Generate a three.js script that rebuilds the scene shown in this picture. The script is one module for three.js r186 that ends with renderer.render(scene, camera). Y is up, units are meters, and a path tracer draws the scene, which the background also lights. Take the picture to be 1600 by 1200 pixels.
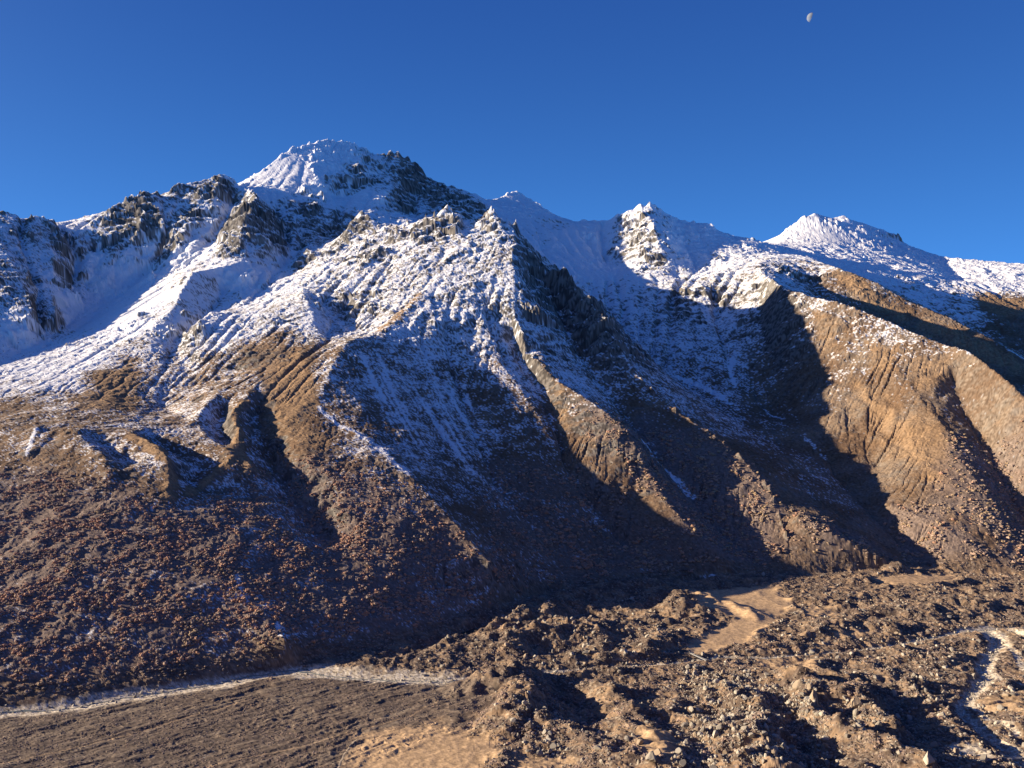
import * as THREE from 'three';
import { mergeGeometries } from 'three/addons/utils/BufferGeometryUtils.js';

// ------------------------------------------------------------------ camera, sky, sun, exposure
const scene = new THREE.Scene();
const EYE = 450;                       // metres above the valley floor
const FOCAL = 1209;                    // of a frame 1600 wide
const camera = new THREE.PerspectiveCamera(2 * Math.atan(600 / FOCAL) * 180 / Math.PI, 4 / 3, 1, 60000);
camera.position.set(0, EYE, 0);
camera.lookAt(0, EYE, -100);
const renderer = new THREE.WebGLRenderer();
renderer.toneMapping = THREE.LinearToneMapping;
renderer.toneMappingExposure = 2.5;
renderer.shadowMap.enabled = true;

const SUN_AZ = -86 * Math.PI / 180, SUN_EL = 14.7 * Math.PI / 180;
const sunDir = new THREE.Vector3(Math.sin(SUN_AZ) * Math.cos(SUN_EL), Math.sin(SUN_EL), -Math.cos(SUN_AZ) * Math.cos(SUN_EL));
const sun = new THREE.DirectionalLight(new THREE.Color().setRGB(1, 0.83, 0.60), 5);
sun.name = 'sun';
sun.position.copy(sunDir).multiplyScalar(9000).add(new THREE.Vector3(0, 500, -3000));
sun.target.position.set(0, 500, -3000);
sun.castShadow = true;
sun.shadow.mapSize.set(4096, 4096);
Object.assign(sun.shadow.camera, { left: -5000, right: 5000, top: 4000, bottom: -4000, near: 100, far: 20000 });
scene.add(sun, sun.target);

{ // clear high-altitude sky: deep blue overhead, paler to the horizon, a little whiter towards the sun
  const W = 512, H = 256, data = new Float32Array(W * H * 4);
  for (let r = 0; r < H; r++) for (let c = 0; c < W; c++) {
    const up = ((r + 0.5) / H - 0.5) * Math.PI, az = ((c + 0.5) / W - 0.5) * 2 * Math.PI;
    const x = Math.cos(az) * Math.cos(up), y = Math.sin(up), z = Math.sin(az) * Math.cos(up);
    const cs = x * sunDir.x + y * sunDir.y + z * sunDir.z;
    const t = Math.exp(-Math.max(0, y) / 0.22);
    const mie = 0.06 * Math.pow(Math.max(0, cs), 6) + 0.4 * Math.pow(Math.max(0, cs), 60);
    const ray = 0.86 + 0.14 * cs * cs;
    const a = [0.0052, 0.0218, 0.124], b = [0.054, 0.222, 0.575];
    for (let k = 0; k < 3; k++) data[(r * W + c) * 4 + k] = (a[k] + (b[k] - a[k]) * t) * ray + mie * [0.9, 0.92, 0.95][k];
    data[(r * W + c) * 4 + 3] = 1;
  }
  const tex = new THREE.DataTexture(data, W, H, THREE.RGBAFormat, THREE.FloatType);
  tex.mapping = THREE.EquirectangularReflectionMapping;
  tex.magFilter = THREE.LinearFilter;
  tex.needsUpdate = true;
  scene.background = tex;
  scene.environment = tex;
}

// ------------------------------------------------------------------ small tools
const clamp = (x, a, b) => x < a ? a : x > b ? b : x;
const lerp = (a, b, t) => a + (b - a) * t;
const sstep = (a, b, x) => { const t = clamp((x - a) / (b - a), 0, 1); return t * t * (3 - 2 * t); };
function rng(seed) { let s = seed | 0; return () => { s = (s + 0x6d2b79f5) | 0; let t = Math.imul(s ^ (s >>> 15), 1 | s); t = (t + Math.imul(t ^ (t >>> 7), 61 | t)) ^ t; return ((t ^ (t >>> 14)) >>> 0) / 4294967296; }; }
const PERM = new Uint16Array(8192), GX = new Float32Array(4096), GY = new Float32Array(4096);
{ const r = rng(77); const p = [...Array(4096).keys()]; for (let i = 4095; i > 0; i--) { const j = Math.floor(r() * (i + 1)); [p[i], p[j]] = [p[j], p[i]]; }
  for (let i = 0; i < 8192; i++) PERM[i] = p[i & 4095];
  for (let i = 0; i < 4096; i++) { const a = r() * Math.PI * 2; GX[i] = Math.cos(a); GY[i] = Math.sin(a); } }
function noise(x, y) {                 // gradient noise, about -1..1
  const ix = Math.floor(x), iy = Math.floor(y), fx = x - ix, fy = y - iy, X = ix & 4095, Y = iy & 4095;
  const a = PERM[X] + Y, b = PERM[(X + 1) & 4095] + Y;
  const g00 = PERM[a], g01 = PERM[a + 1], g10 = PERM[b], g11 = PERM[b + 1];
  const u = fx * fx * fx * (fx * (fx * 6 - 15) + 10), v = fy * fy * fy * (fy * (fy * 6 - 15) + 10);
  const n00 = GX[g00] * fx + GY[g00] * fy, n10 = GX[g10] * (fx - 1) + GY[g10] * fy, n01 = GX[g01] * fx + GY[g01] * (fy - 1), n11 = GX[g11] * (fx - 1) + GY[g11] * (fy - 1);
  return 1.5 * lerp(lerp(n00, n10, u), lerp(n01, n11, u), v);
}
const fbm = (x, y, oct, gain = 0.5) => { let s = 0, a = 1, n = 0; for (let i = 0; i < oct; i++) { s += a * noise(x, y); n += a; a *= gain; const t = x * 1.6 + y * 1.2 + 17.3; y = y * 1.6 - x * 1.2 + 5.7; x = t; } return s / n; };

// a place in the valley: where a line of sight of the photograph meets the ground at that forward distance
const at = (px, py, d) => [(px - 800) / FOCAL * d, EYE + (600 - py) / FOCAL * d, d];
const lines = [];
const line = (pts, own, jag) => lines.push({ pts: pts.map((p) => at(...p)), own, jag });
const level = (pts, Y) => lines.push({ pts: pts.map(([px, py, y = Y]) => at(px, py, (EYE - y) * FOCAL / (py - 600))) });

// ------------------------------------------------------------------ the relief: crests, gullies and floors, surveyed as lines
// skyline of the left wall, the summit, the dome behind and the shoulder
line([[-1500, 300, 3000], [-900, 290, 3300], [-600, 310, 3450], [-400, 322, 3600], [-150, 330, 3700], [0, 330, 3800], [20, 337, 3800], [45, 343, 3820], [60, 338, 3830], [80, 350, 3850], [105, 359, 3900], [130, 357, 3950], [150, 345, 4000], [175, 325, 4050], [200, 313, 4100], [240, 301, 4150], [255, 310, 4200], [275, 292, 4250], [300, 285, 4300], [320, 284, 4330], [345, 273, 4350], [362, 282, 4390], [376, 293, 4450], [400, 275, 4600], [425, 255, 4720], [445, 238, 4800], [460, 233, 4850], [480, 228, 4900], [495, 222, 4950], [515, 221, 5000], [545, 222, 5050], [560, 232, 5050], [575, 238, 5070], [590, 246, 5080], [600, 243, 5100], [611, 238, 5120], [622, 242, 5120], [635, 252, 5120], [650, 254, 5100], [668, 278, 5080], [700, 292, 5050], [725, 297, 5050], [765, 315, 5050], [780, 314, 5150], [790, 304, 5250], [803, 298, 5300], [815, 303, 5300], [830, 313, 5250], [845, 322, 5200], [870, 341, 5100], [895, 349, 5000], [910, 346, 5000], [930, 346, 4950], [950, 345, 4900], [985, 328, 4800], [1000, 323, 4800], [1022, 320, 4780], [1045, 335, 4780], [1075, 349, 4780], [1105, 349, 4750], [1120, 360, 4700], [1145, 373, 4680], [1175, 374, 4650], [1205, 383, 4620], [1230, 396, 4560]], 'peak', 15);
line([[1150, 400, 5500], [1205, 378, 5700], [1230, 360, 5850], [1250, 342, 5950], [1273, 333, 6000], [1300, 342, 6000], [1318, 337, 6000], [1335, 345, 5950], [1365, 353, 5950], [1400, 368, 5900], [1412, 380, 5850], [1440, 391, 5750], [1470, 402, 5600], [1510, 405, 5450], [1600, 413, 5250], [1750, 420, 5000], [2000, 430, 4700], [2300, 450, 4300]], 'far', 7);
line([[-1500, 520, 6800], [0, 480, 7000], [800, 470, 7200], [1600, 470, 7300], [2300, 480, 7200]], 'far');
// ribs of the summit
line([[495, 223, 4950], [485, 255, 4720], [497, 280, 4540], [502, 309, 4380], [520, 330, 4230], [528, 352, 4080], [522, 380, 3950]], 'peak', 18);
line([[376, 293, 4450], [393, 300, 4150], [400, 306, 3960], [388, 335, 3790], [374, 375, 3600], [386, 405, 3460], [400, 438, 3310], [415, 470, 3150]], 'peak', 18);
line([[240, 302, 4150], [248, 330, 4000], [262, 360, 3880]], 'peak');
line([[345, 274, 4350], [338, 300, 4200], [318, 340, 4020], [300, 372, 3880]], 'peak');
line([[622, 243, 5120], [610, 275, 4850], [617, 296, 4650], [585, 312, 4450]], 'peak');
line([[650, 254, 5100], [655, 285, 4960], [648, 320, 4720], [640, 350, 4480]], 'peak');
// basins under the summit
line([[560, 300, 4620], [520, 312, 4480]], 'peak');
line([[432, 325, 4180], [446, 362, 3950], [462, 392, 3790], [445, 418, 3560], [440, 440, 3400]], 'peak');
line([[540, 372, 3950], [585, 362, 3900], [640, 378, 3790], [700, 395, 3650], [760, 400, 3650], [820, 395, 3850]], 'peak');
// left wall and its snow bowl
line([[80, 350, 3850], [70, 372, 3680], [85, 400, 3520], [82, 425, 3380], [78, 450, 3250], [88, 490, 3000]], 'peak');
line([[40, 362, 3680], [50, 410, 3400], [58, 450, 3200], [62, 490, 3000]], 'peak');
line([[285, 302, 4230], [283, 325, 4080], [277, 350, 3950], [255, 380, 3830]], 'peak');
line([[366, 300, 4320], [362, 330, 4120], [345, 360, 3930], [318, 395, 3740]], 'peak');
line([[-10, 335, 3780], [0, 380, 3450], [15, 410, 3300], [30, 440, 3150], [48, 470, 3010], [42, 508, 2850]], 'peak');
line([[150, 346, 4000], [140, 380, 3850], [120, 420, 3650], [110, 460, 3430]], 'peak');
line([[262, 400, 3880], [225, 435, 3720], [180, 465, 3500], [130, 500, 3230], [80, 535, 2930], [20, 560, 2680], [-80, 590, 2420], [-250, 690, 2000], [-400, 800, 1680], [-560, 940, 1380]], 'peak');
line([[-500, 330, 3500], [-380, 440, 2900], [-260, 520, 2550], [-230, 560, 2380], [-330, 650, 2050]], 'peak');
// long snow spur to the knoll
line([[386, 405, 3460], [345, 418, 3320], [302, 425, 3200], [286, 450, 3080], [268, 485, 2930], [229, 522, 2750], [240, 552, 2620], [248, 580, 2480], [262, 620, 2300], [252, 655, 2160]], 'slope');
line([[350, 455, 3250], [345, 466, 3150], [325, 492, 2990], [290, 522, 2820], [275, 548, 2680], [285, 575, 2530], [310, 597, 2380], [300, 640, 2150]], 'slope');
line([[420, 440, 3300], [360, 490, 2950], [330, 488, 2860], [310, 505, 2760], [330, 540, 2620], [372, 575, 2440]], 'slope');
line([[470, 455, 2980], [486, 480, 2860], [492, 505, 2740], [500, 530, 2600]], 'slope');
line([[522, 472, 3010], [527, 492, 2940], [536, 513, 2840], [530, 541, 2680]], 'slope');
// brown crest, the dark bowl behind it
line([[690, 425, 3060], [655, 462, 2880], [620, 500, 2720], [590, 522, 2610], [545, 533, 2500], [530, 548, 2430], [515, 580, 2300], [497, 622, 2165], [503, 643, 2110], [532, 667, 2040], [559, 676, 2000], [592, 700, 1930], [637, 739, 1820], [680, 785, 1715], [724, 832, 1630], [765, 880, 1560]], 'slope');
line([[700, 540, 2660], [712, 578, 2530], [726, 618, 2420], [735, 655, 2300], [760, 715, 2120], [778, 760, 1990], [822, 814, 1860], [856, 855, 1780], [880, 900, 1700]], 'buttress');
// jagged crest of the buttress
line([[535, 380, 3780], [561, 338, 3720], [595, 355, 3620], [630, 352, 3560], [659, 347, 3520], [700, 330, 3470], [722, 350, 3430], [750, 345, 3420], [769, 331, 3400], [779, 347, 3370], [805, 350, 3340], [809, 372, 3280], [824, 395, 3220], [850, 414, 3150], [884, 429, 3080], [899, 451, 3020], [914, 470, 2960], [932, 492, 2900], [951, 511, 2830], [962, 537, 2760], [976, 558, 2690], [1010, 605, 2560], [1050, 640, 2440], [1090, 665, 2340], [1126, 689, 2260], [1170, 728, 2150], [1204, 768, 2060], [1225, 830, 1930], [1242, 872, 1850]], 'buttress', 13);
line([[805, 351, 3340], [801, 400, 3090], [804, 444, 2920], [806, 500, 2740], [822, 542, 2620], [850, 575, 2510], [872, 597, 2440], [907, 618, 2360], [940, 640, 2285], [975, 672, 2200], [1000, 710, 2125], [1015, 740, 2080], [1048, 794, 1960], [1108, 851, 1850], [1138, 888, 1795]], 'buttress');
line([[776, 560, 2580], [800, 590, 2480], [836, 640, 2330], [866, 690, 2200]], 'buttress');
line([[800, 530, 2720], [806, 545, 2680], [826, 580, 2560], [850, 612, 2450], [872, 660, 2300], [892, 720, 2140], [935, 795, 2000], [985, 860, 1870]], 'buttress');
line([[850, 430, 3180], [880, 500, 2960], [920, 570, 2720], [960, 625, 2520], [1000, 680, 2330], [1045, 738, 2170], [1086, 782, 2070], [1132, 832, 1960], [1185, 882, 1850]], 'buttress');
// bowl and glacier trough between buttress and right-hand mountain
line([[830, 370, 4500], [860, 400, 4250], [920, 445, 3900], [965, 500, 3550], [1005, 560, 3220], [1062, 602, 2990], [1130, 642, 2740], [1205, 690, 2510], [1290, 718, 2400], [1332, 772, 2220], [1385, 825, 2050], [1442, 882, 1880]], 'bowl');
line([[1005, 330, 4760], [1020, 345, 4600], [1024, 365, 4450], [1033, 389, 4300], [1051, 425, 4100], [1062, 436, 4020]], 'bowl');
line([[950, 346, 4900], [945, 380, 4650], [955, 410, 4400], [962, 438, 4200]], 'bowl');
line([[1060, 372, 4560], [1078, 388, 4430], [1092, 412, 4270], [1102, 432, 4110]], 'bowl');
line([[1230, 397, 4560], [1212, 400, 4250], [1185, 411, 3960], [1160, 420, 3900], [1120, 428, 3900], [1062, 436, 4020]], 'bowl');
line([[1185, 411, 3960], [1195, 432, 3680], [1225, 451, 3280], [1270, 466, 3150], [1312, 473, 3050], [1348, 487, 2960], [1420, 517, 2800], [1480, 541, 2660], [1513, 550, 2570], [1546, 574, 2460], [1579, 601, 2350], [1640, 660, 2180], [1750, 770, 1930], [1900, 900, 1750]], 'right');
line([[1120, 470, 3680], [1150, 540, 3250], [1180, 600, 2960], [1215, 660, 2700]], 'bowl');
line([[1185, 455, 3600], [1190, 520, 3250], [1215, 600, 2900], [1250, 660, 2640]], 'bowl');
line([[1235, 455, 3240], [1262, 500, 3060], [1295, 580, 2790], [1330, 660, 2530], [1372, 735, 2320]], 'right');
line([[1348, 488, 2960], [1385, 550, 2740], [1440, 625, 2470], [1472, 662, 2350], [1492, 705, 2240], [1532, 762, 2090], [1575, 825, 1950], [1600, 870, 1870]], 'right');
line([[1490, 600, 2540], [1515, 655, 2400], [1550, 712, 2250], [1588, 782, 2090], [1630, 840, 1990]], 'right');
line([[1246, 804, 1950], [1300, 832, 1890], [1360, 862, 1852], [1412, 886, 1825]], 'buttress');
line([[1384, 786, 2110], [1420, 800, 2050], [1465, 818, 1975], [1520, 852, 1890], [1562, 884, 1835]], 'right');
line([[1564, 850, 1900], [1610, 880, 1850], [1680, 900, 1800]], 'right');
// ridges beyond, to the right
line([[1230, 397, 4560], [1262, 403, 4200], [1312, 421, 3850], [1369, 442, 3670], [1420, 472, 3530], [1480, 496, 3380], [1540, 526, 3210], [1600, 562, 3040], [1700, 640, 2740], [1850, 780, 2400]], 'right');
line([[1262, 436, 3850], [1290, 470, 3600], [1330, 510, 3430], [1400, 555, 3250], [1480, 590, 3020], [1560, 630, 2780], [1640, 690, 2480], [1760, 800, 2200]], 'right');
line([[1260, 398, 4800], [1300, 412, 4550], [1380, 446, 4300], [1450, 478, 4120], [1560, 542, 3750], [1650, 600, 3450]], 'far');
line([[1273, 334, 6000], [1290, 360, 5700], [1330, 385, 5350], [1400, 412, 4950], [1460, 430, 4700]], 'far');
line([[1470, 403, 5600], [1480, 425, 5100], [1500, 440, 4800]], 'far');
// moraine shelf on the left, its curving crests
line([[0, 668, 1930], [60, 669, 1920], [110, 672, 1910], [200, 678, 1890]], 'slope');
line([[399, 604, 2260], [382, 625, 2160], [361, 646, 2060], [373, 670, 1985], [369, 706, 1860], [393, 731, 1780]], 'slope');
line([[396, 640, 2140], [412, 668, 2040], [424, 705, 1920], [448, 745, 1800], [482, 792, 1690], [530, 850, 1570]], 'slope');
line([[430, 690, 1910], [470, 730, 1800], [520, 775, 1700], [580, 840, 1580], [640, 900, 1490]], 'slope');
line([[348, 607, 2280], [318, 640, 2120], [298, 667, 2030], [318, 678, 1975], [340, 692, 1905], [363, 716, 1810], [330, 744, 1740], [294, 770, 1670]], 'slope');
line([[350, 640, 2150], [345, 665, 2050], [355, 690, 1960]], 'slope');
line([[204, 676, 1890], [246, 699, 1800], [261, 718, 1745], [265, 746, 1680], [264, 778, 1620], [320, 850, 1480], [395, 935, 1345], [445, 1005, 1240]], 'slope');
line([[230, 680, 1925], [270, 698, 1870], [310, 722, 1790], [290, 745, 1725]], 'slope');
line([[117, 674, 1895], [135, 692, 1820], [160, 716, 1740], [175, 745, 1670]], 'slope');
line([[57, 670, 1905], [48, 700, 1810], [40, 740, 1700], [20, 800, 1560], [-10, 900, 1360]], 'slope');
line([[-250, 700, 1800], [-300, 900, 1320], [-340, 1050, 1120]], 'slope');
// foot of the mountain, river, valley floor
level([[-600, 1150], [-300, 1135], [-100, 1115], [0, 1103], [60, 1098], [200, 1076], [330, 1058], [440, 1043], [560, 1022], [640, 1005], [690, 990], [760, 966], [850, 936], [1000, 913], [1130, 901], [1280, 896], [1440, 891], [1600, 899], [1800, 905], [2200, 930]], 5);
level([[-600, 1170], [-300, 1150], [-100, 1130], [0, 1116], [60, 1112], [200, 1092], [330, 1072], [450, 1050], [540, 1058], [690, 1064], [800, 1052], [960, 1040], [1090, 1031], [1200, 1027], [1330, 1016], [1420, 1001], [1500, 987], [1600, 978], [1800, 965], [2200, 960]], 0);
level([[1542, 985, 0], [1560, 1003, 2], [1535, 1042, 6], [1512, 1088, 9], [1502, 1110, 11], [1530, 1140, 14], [1572, 1172, 18], [1605, 1200, 22], [1660, 1240, 30]], 0);
level([[640, 1022, 2], [690, 1000, 2], [735, 987, 2], [790, 965, 4]], 0);
level([[-600, 1300], [0, 1215], [250, 1212], [500, 1212, 18], [800, 1212, 30], [1000, 1212, 46], [1200, 1212, 56], [1350, 1212, 56], [1500, 1212, 34], [1700, 1225, 36], [2200, 1300, 40]], 10);
level([[100, 1150, 6], [300, 1130, 8], [500, 1110, 7], [700, 1105, 14]], 6);

// ------------------------------------------------------------------ from lines to a surface: a soap film hung on them
const U0 = -1.24, U1 = 1.02, W0 = Math.log(690), W1 = Math.log(7300);
function film(step) {
  let prev = null;
  for (const s of [step * 8, step * 4, step * 2, step]) {
    const nu = Math.round((U1 - U0) / s) + 1, nw = Math.round((W1 - W0) / s) + 1, n = nu * nw;
    const h = new Float32Array(n), sum = new Float32Array(n), cnt = new Float32Array(n);
    for (const l of lines) for (let k = 0; k + 1 < l.pts.length; k++) {
      const a = l.pts[k], b = l.pts[k + 1], steps = Math.ceil(Math.hypot(b[0] / b[2] - a[0] / a[2], Math.log(b[2] / a[2])) / s * 2.5) + 1;
      for (let i = 0; i <= steps; i++) {
        const t = i / steps, d = lerp(a[2], b[2], t), x = lerp(a[0], b[0], t), y = lerp(a[1], b[1], t);
        const c = Math.round((x / d - U0) / s), r = Math.round((Math.log(d) - W0) / s);
        if (c < 0 || r < 0 || c >= nu || r >= nw) continue;
        sum[r * nu + c] += y; cnt[r * nu + c]++;
      }
    }
    if (prev) for (let r = 0; r < nw; r++) for (let c = 0; c < nu; c++) {
      const x = Math.min(c / 2, prev.nu - 1.001), y = Math.min(r / 2, prev.nw - 1.001), ix = Math.floor(x), iy = Math.floor(y), q = iy * prev.nu + ix;
      h[r * nu + c] = lerp(lerp(prev.h[q], prev.h[q + 1], x - ix), lerp(prev.h[q + prev.nu], prev.h[q + prev.nu + 1], x - ix), y - iy);
    } else { let m = 0, k = 0; for (let i = 0; i < n; i++) if (cnt[i]) { m += sum[i] / cnt[i]; k++; } h.fill(m / k); }
    for (let i = 0; i < n; i++) if (cnt[i]) h[i] = sum[i] / cnt[i];
    const iters = prev ? 160 : 900, om = prev ? 1.7 : 1.9;
    for (let it = 0; it < iters; it++) for (let par = 0; par < 2; par++) for (let r = 0; r < nw; r++) {
      const up = r > 0 ? -nu : nu, dn = r < nw - 1 ? nu : -nu;
      for (let c = (r + par) & 1; c < nu; c += 2) {
        const i = r * nu + c;
        if (cnt[i]) continue;
        const l = c > 0 ? h[i - 1] : h[i + 1], q = c < nu - 1 ? h[i + 1] : h[i - 1];
        h[i] += om * ((h[i + up] + h[i + dn] + l + q) * 0.25 - h[i]);
      }
    }
    prev = { h, nu, nw, s };
  }
  return prev;
}
const HALF = film(1 / 300);
{ // round the film's hollows slightly
  const { h, nu, nw } = HALF, t = h.slice();
  for (let k = 0; k < 2; k++) { for (let r = 1; r < nw - 1; r++) for (let c = 1; c < nu - 1; c++) { const i = r * nu + c, m = (h[i - 1] + h[i + 1] + h[i - nu] + h[i + nu]) / 4; t[i] = m > h[i] ? lerp(h[i], m, 0.7) : lerp(h[i], m, 0.12); } h.set(t); }
}
function sampler(f) {
  const { h, nu, nw, s } = f;
  return (x, d) => { const a = clamp((x / d - U0) / s, 0, nu - 1.001), b = clamp((Math.log(d) - W0) / s, 0, nw - 1.001), ix = Math.floor(a), iy = Math.floor(b), q = iy * nu + ix; return lerp(lerp(h[q], h[q + 1], a - ix), lerp(h[q + nu], h[q + nu + 1], a - ix), b - iy); };
}
function slopes(f) { // metres per metre
  const { h, nu, nw, s } = f, o = new Float32Array(h.length), ox = new Float32Array(h.length), od = new Float32Array(h.length);
  for (let r = 0; r < nw; r++) { const d = Math.exp(W0 + r * s); for (let c = 0; c < nu; c++) {
    const i = r * nu + c, u = U0 + c * s, hu = (h[r * nu + Math.min(c + 1, nu - 1)] - h[r * nu + Math.max(c - 1, 0)]) / (2 * s), hw = (h[Math.min(r + 1, nw - 1) * nu + c] - h[Math.max(r - 1, 0) * nu + c]) / (2 * s);
    ox[i] = hu / d; od[i] = (hw - u * hu) / d; o[i] = Math.hypot(ox[i], od[i]);
  } }
  return { o, ox, od };
}
function blur(a, nu, nw, rad) {
  const t = new Float32Array(a.length), o = new Float32Array(a.length);
  for (let r = 0; r < nw; r++) { let s = 0; for (let c = -rad; c < nu + rad; c++) { s += a[r * nu + clamp(c + rad, 0, nu - 1)] - (c - rad - 1 < -rad ? 0 : a[r * nu + clamp(c - rad - 1, 0, nu - 1)]); if (c >= 0 && c < nu) t[r * nu + c] = s; } }
  for (let r = 0; r < nw; r++) for (let c = 0; c < nu; c++) t[r * nu + c] = 0;
  const w = 1 / (2 * rad + 1);
  for (let r = 0; r < nw; r++) { let s = 0; for (let k = -rad; k <= rad; k++) s += a[r * nu + clamp(k, 0, nu - 1)]; for (let c = 0; c < nu; c++) { t[r * nu + c] = s * w; s += a[r * nu + Math.min(c + rad + 1, nu - 1)] - a[r * nu + Math.max(c - rad, 0)]; } }
  for (let c = 0; c < nu; c++) { let s = 0; for (let k = -rad; k <= rad; k++) s += t[clamp(k, 0, nw - 1) * nu + c]; for (let r = 0; r < nw; r++) { o[r * nu + c] = s * w; s += t[Math.min(r + rad + 1, nw - 1) * nu + c] - t[Math.max(r - rad, 0) * nu + c]; } }
  return o;
}
// where a line of sight first meets the present relief
let relief = sampler(HALF);
function ground(px, py) {
  const k = (px - 800) / FOCAL, m = (600 - py) / FOCAL;
  for (let d = 700, p = 700; d < 7200; p = d, d *= 1.003) if (relief(k * d, d) >= EYE + m * d) {
    let a = p, b = d; for (let i = 0; i < 12; i++) { const q = (a + b) / 2; if (relief(k * q, q) >= EYE + m * q) b = q; else a = q; }
    return [k * b, b];
  }
  return [k * 7200, 7200];
}

// mounds, banks and hollows of the valley floor: [crest, height, half width]
const mounds = [
  [[[760, 985], [840, 962], [920, 932], [1000, 918], [1052, 932], [1072, 952]], 17, 46],
  [[[800, 1005], [870, 990], [925, 985], [940, 1010]], 15, 30],
  [[[960, 1035], [1000, 1030], [1040, 1000]], 12, 24],
  [[[760, 1075], [800, 1065], [828, 1068], [826, 1100], [800, 1130]], 25, 34],
  [[[865, 1075], [900, 1085], [920, 1110]], -14, 40],
  [[[930, 1075], [975, 1110], [1010, 1160], [1040, 1210]], 13, 28],
  [[[850, 1140], [900, 1150], [960, 1200]], 10, 22],
  [[[1130, 1090], [1180, 1110], [1200, 1150], [1190, 1200]], 18, 34],
  [[[1225, 1100], [1245, 1150], [1290, 1200]], -16, 30],
  [[[1235, 1066], [1268, 1085], [1252, 1112], [1275, 1135], [1330, 1165], [1400, 1195], [1440, 1215]], 25, 22],
  [[[1318, 1105], [1340, 1092], [1360, 1125], [1385, 1150]], 27, 26],
  [[[1400, 1110], [1390, 1130], [1420, 1150]], -10, 30],
  [[[1110, 940], [1160, 955], [1175, 962]], 10, 24],
  [[[1280, 990], [1340, 975], [1390, 985]], 12, 30],
  [[[1440, 960], [1490, 945], [1540, 950]], 12, 34],
  [[[1400, 1020], [1450, 1040], [1500, 1030]], 8, 26],
  [[[1440, 1080], [1470, 1120], [1500, 1160]], 9, 26],
  [[[580, 1035], [640, 1035], [700, 1040]], 7, 26],
  [[[690, 1012], [740, 1010], [790, 1020]], 12, 30],
  // pinnacles of the buttress crest
  [[[690, 348], [700, 334], [704, 350]], 34, 42], [[[758, 350], [768, 336], [772, 352]], 34, 34], [[[555, 352], [562, 342], [572, 350]], 26, 40], [[[880, 436], [885, 431]], 24, 22], [[[655, 352], [660, 350]], 18, 30],
  [[[1022, 328], [1023, 322]], 30, 28], [[[1318, 342], [1319, 338]], 24, 30], [[[610, 244], [612, 239]], 22, 34],
  // curving moraine crests on the shelf, and the troughs behind them
  [[[399, 604], [382, 625], [361, 646], [373, 670], [369, 706], [393, 731]], 5, 20],
  [[[402, 625], [400, 650], [412, 690], [430, 730], [460, 780], [500, 830]], -20, 40],
  [[[348, 607], [318, 640], [298, 667], [318, 678], [340, 692], [363, 716], [330, 744], [294, 770]], 5, 20],
  [[[352, 630], [342, 655], [352, 690]], -14, 24],
  [[[204, 676], [246, 699], [261, 718], [265, 746], [264, 778]], 5, 22],
  [[[235, 685], [275, 702], [315, 725], [300, 745]], -15, 32],
  [[[345, 760], [375, 755], [390, 770]], -16, 36],
  [[[110, 674], [130, 690], [158, 716], [170, 745]], 9, 26],
  [[[150, 684], [180, 700], [205, 712]], -12, 30],
  [[[57, 668], [50, 690], [42, 712]], 4, 20],
  [[[430, 690], [470, 728], [520, 775]], -16, 20],
  [[[290, 600], [330, 592], [360, 582]], -14, 60],
].map(([pts, hgt, w]) => [pts.map(([px, py]) => ground(px, py)), hgt, w]);
function segDist(x, d, pts) { let best = 1e9; for (let i = 0; i + 1 < pts.length; i++) { const [ax, ad] = pts[i], [bx, bd] = pts[i + 1], vx = bx - ax, vd = bd - ad, t = clamp(((x - ax) * vx + (d - ad) * vd) / (vx * vx + vd * vd + 1e-9), 0, 1); best = Math.min(best, Math.hypot(x - ax - t * vx, d - ad - t * vd)); } return best; }
const boxOf = (pts, m) => [Math.min(...pts.map((p) => p[0])) - m, Math.max(...pts.map((p) => p[0])) + m, Math.min(...pts.map((p) => p[1])) - m, Math.max(...pts.map((p) => p[1])) + m];

// courses of water and their beds, on the plan
const course = (pts) => pts.map(([px, py]) => ground(px, py));
const RIVER = course([[-300, 1152], [-100, 1126], [-20, 1112], [40, 1108], [110, 1104], [200, 1087], [330, 1067], [400, 1053], [455, 1046], [500, 1051], [540, 1057], [600, 1060], [690, 1063]]);
const STREAM = course([[690, 1063], [740, 1058], [800, 1051], [880, 1047], [960, 1040], [1040, 1036], [1090, 1030], [1125, 1024], [1200, 1026], [1330, 1016], [1390, 1008], [1430, 1000], [1500, 986], [1600, 978], [1760, 966]]);
const BROOK = course([[1542, 984], [1560, 1003], [1552, 1018], [1535, 1042], [1540, 1060], [1512, 1088], [1502, 1110], [1530, 1140], [1572, 1172], [1605, 1198], [1660, 1238]]);
const SIDE = course([[600, 1028], [640, 1020], [660, 1012], [690, 999], [735, 988], [790, 965]]);

const inside = (x, d, p) => { let k = false; for (let i = 0, j = p.length - 1; i < p.length; j = i++) if ((p[i][1] > d) !== (p[j][1] > d) && x < (p[j][0] - p[i][0]) * (d - p[i][1]) / (p[j][1] - p[i][1]) + p[i][0]) k = !k; return k; };
const MEADOWS = [[[1072, 922], [1205, 913], [1242, 945], [1192, 984], [1160, 1006], [1082, 1022], [1075, 1008], [1150, 966], [1096, 945]], [[1360, 902], [1500, 897], [1480, 910], [1400, 914]], [[560, 1150], [680, 1130], [780, 1160], [760, 1215], [540, 1215]]].map((p) => p.map(([a, b]) => ground(a, b)));
const rockiness = (() => { const s = slopes(HALF).o, b = blur(s, HALF.nu, HALF.nw, 5); return { h: b, nu: HALF.nu, nw: HALF.nw, s: HALF.s }; })();
const steep = sampler(rockiness);
const FOOT = lines.find((l) => l.pts.length === 20 && Math.abs(l.pts[3][1] - 5) < 0.01).pts;
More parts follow.
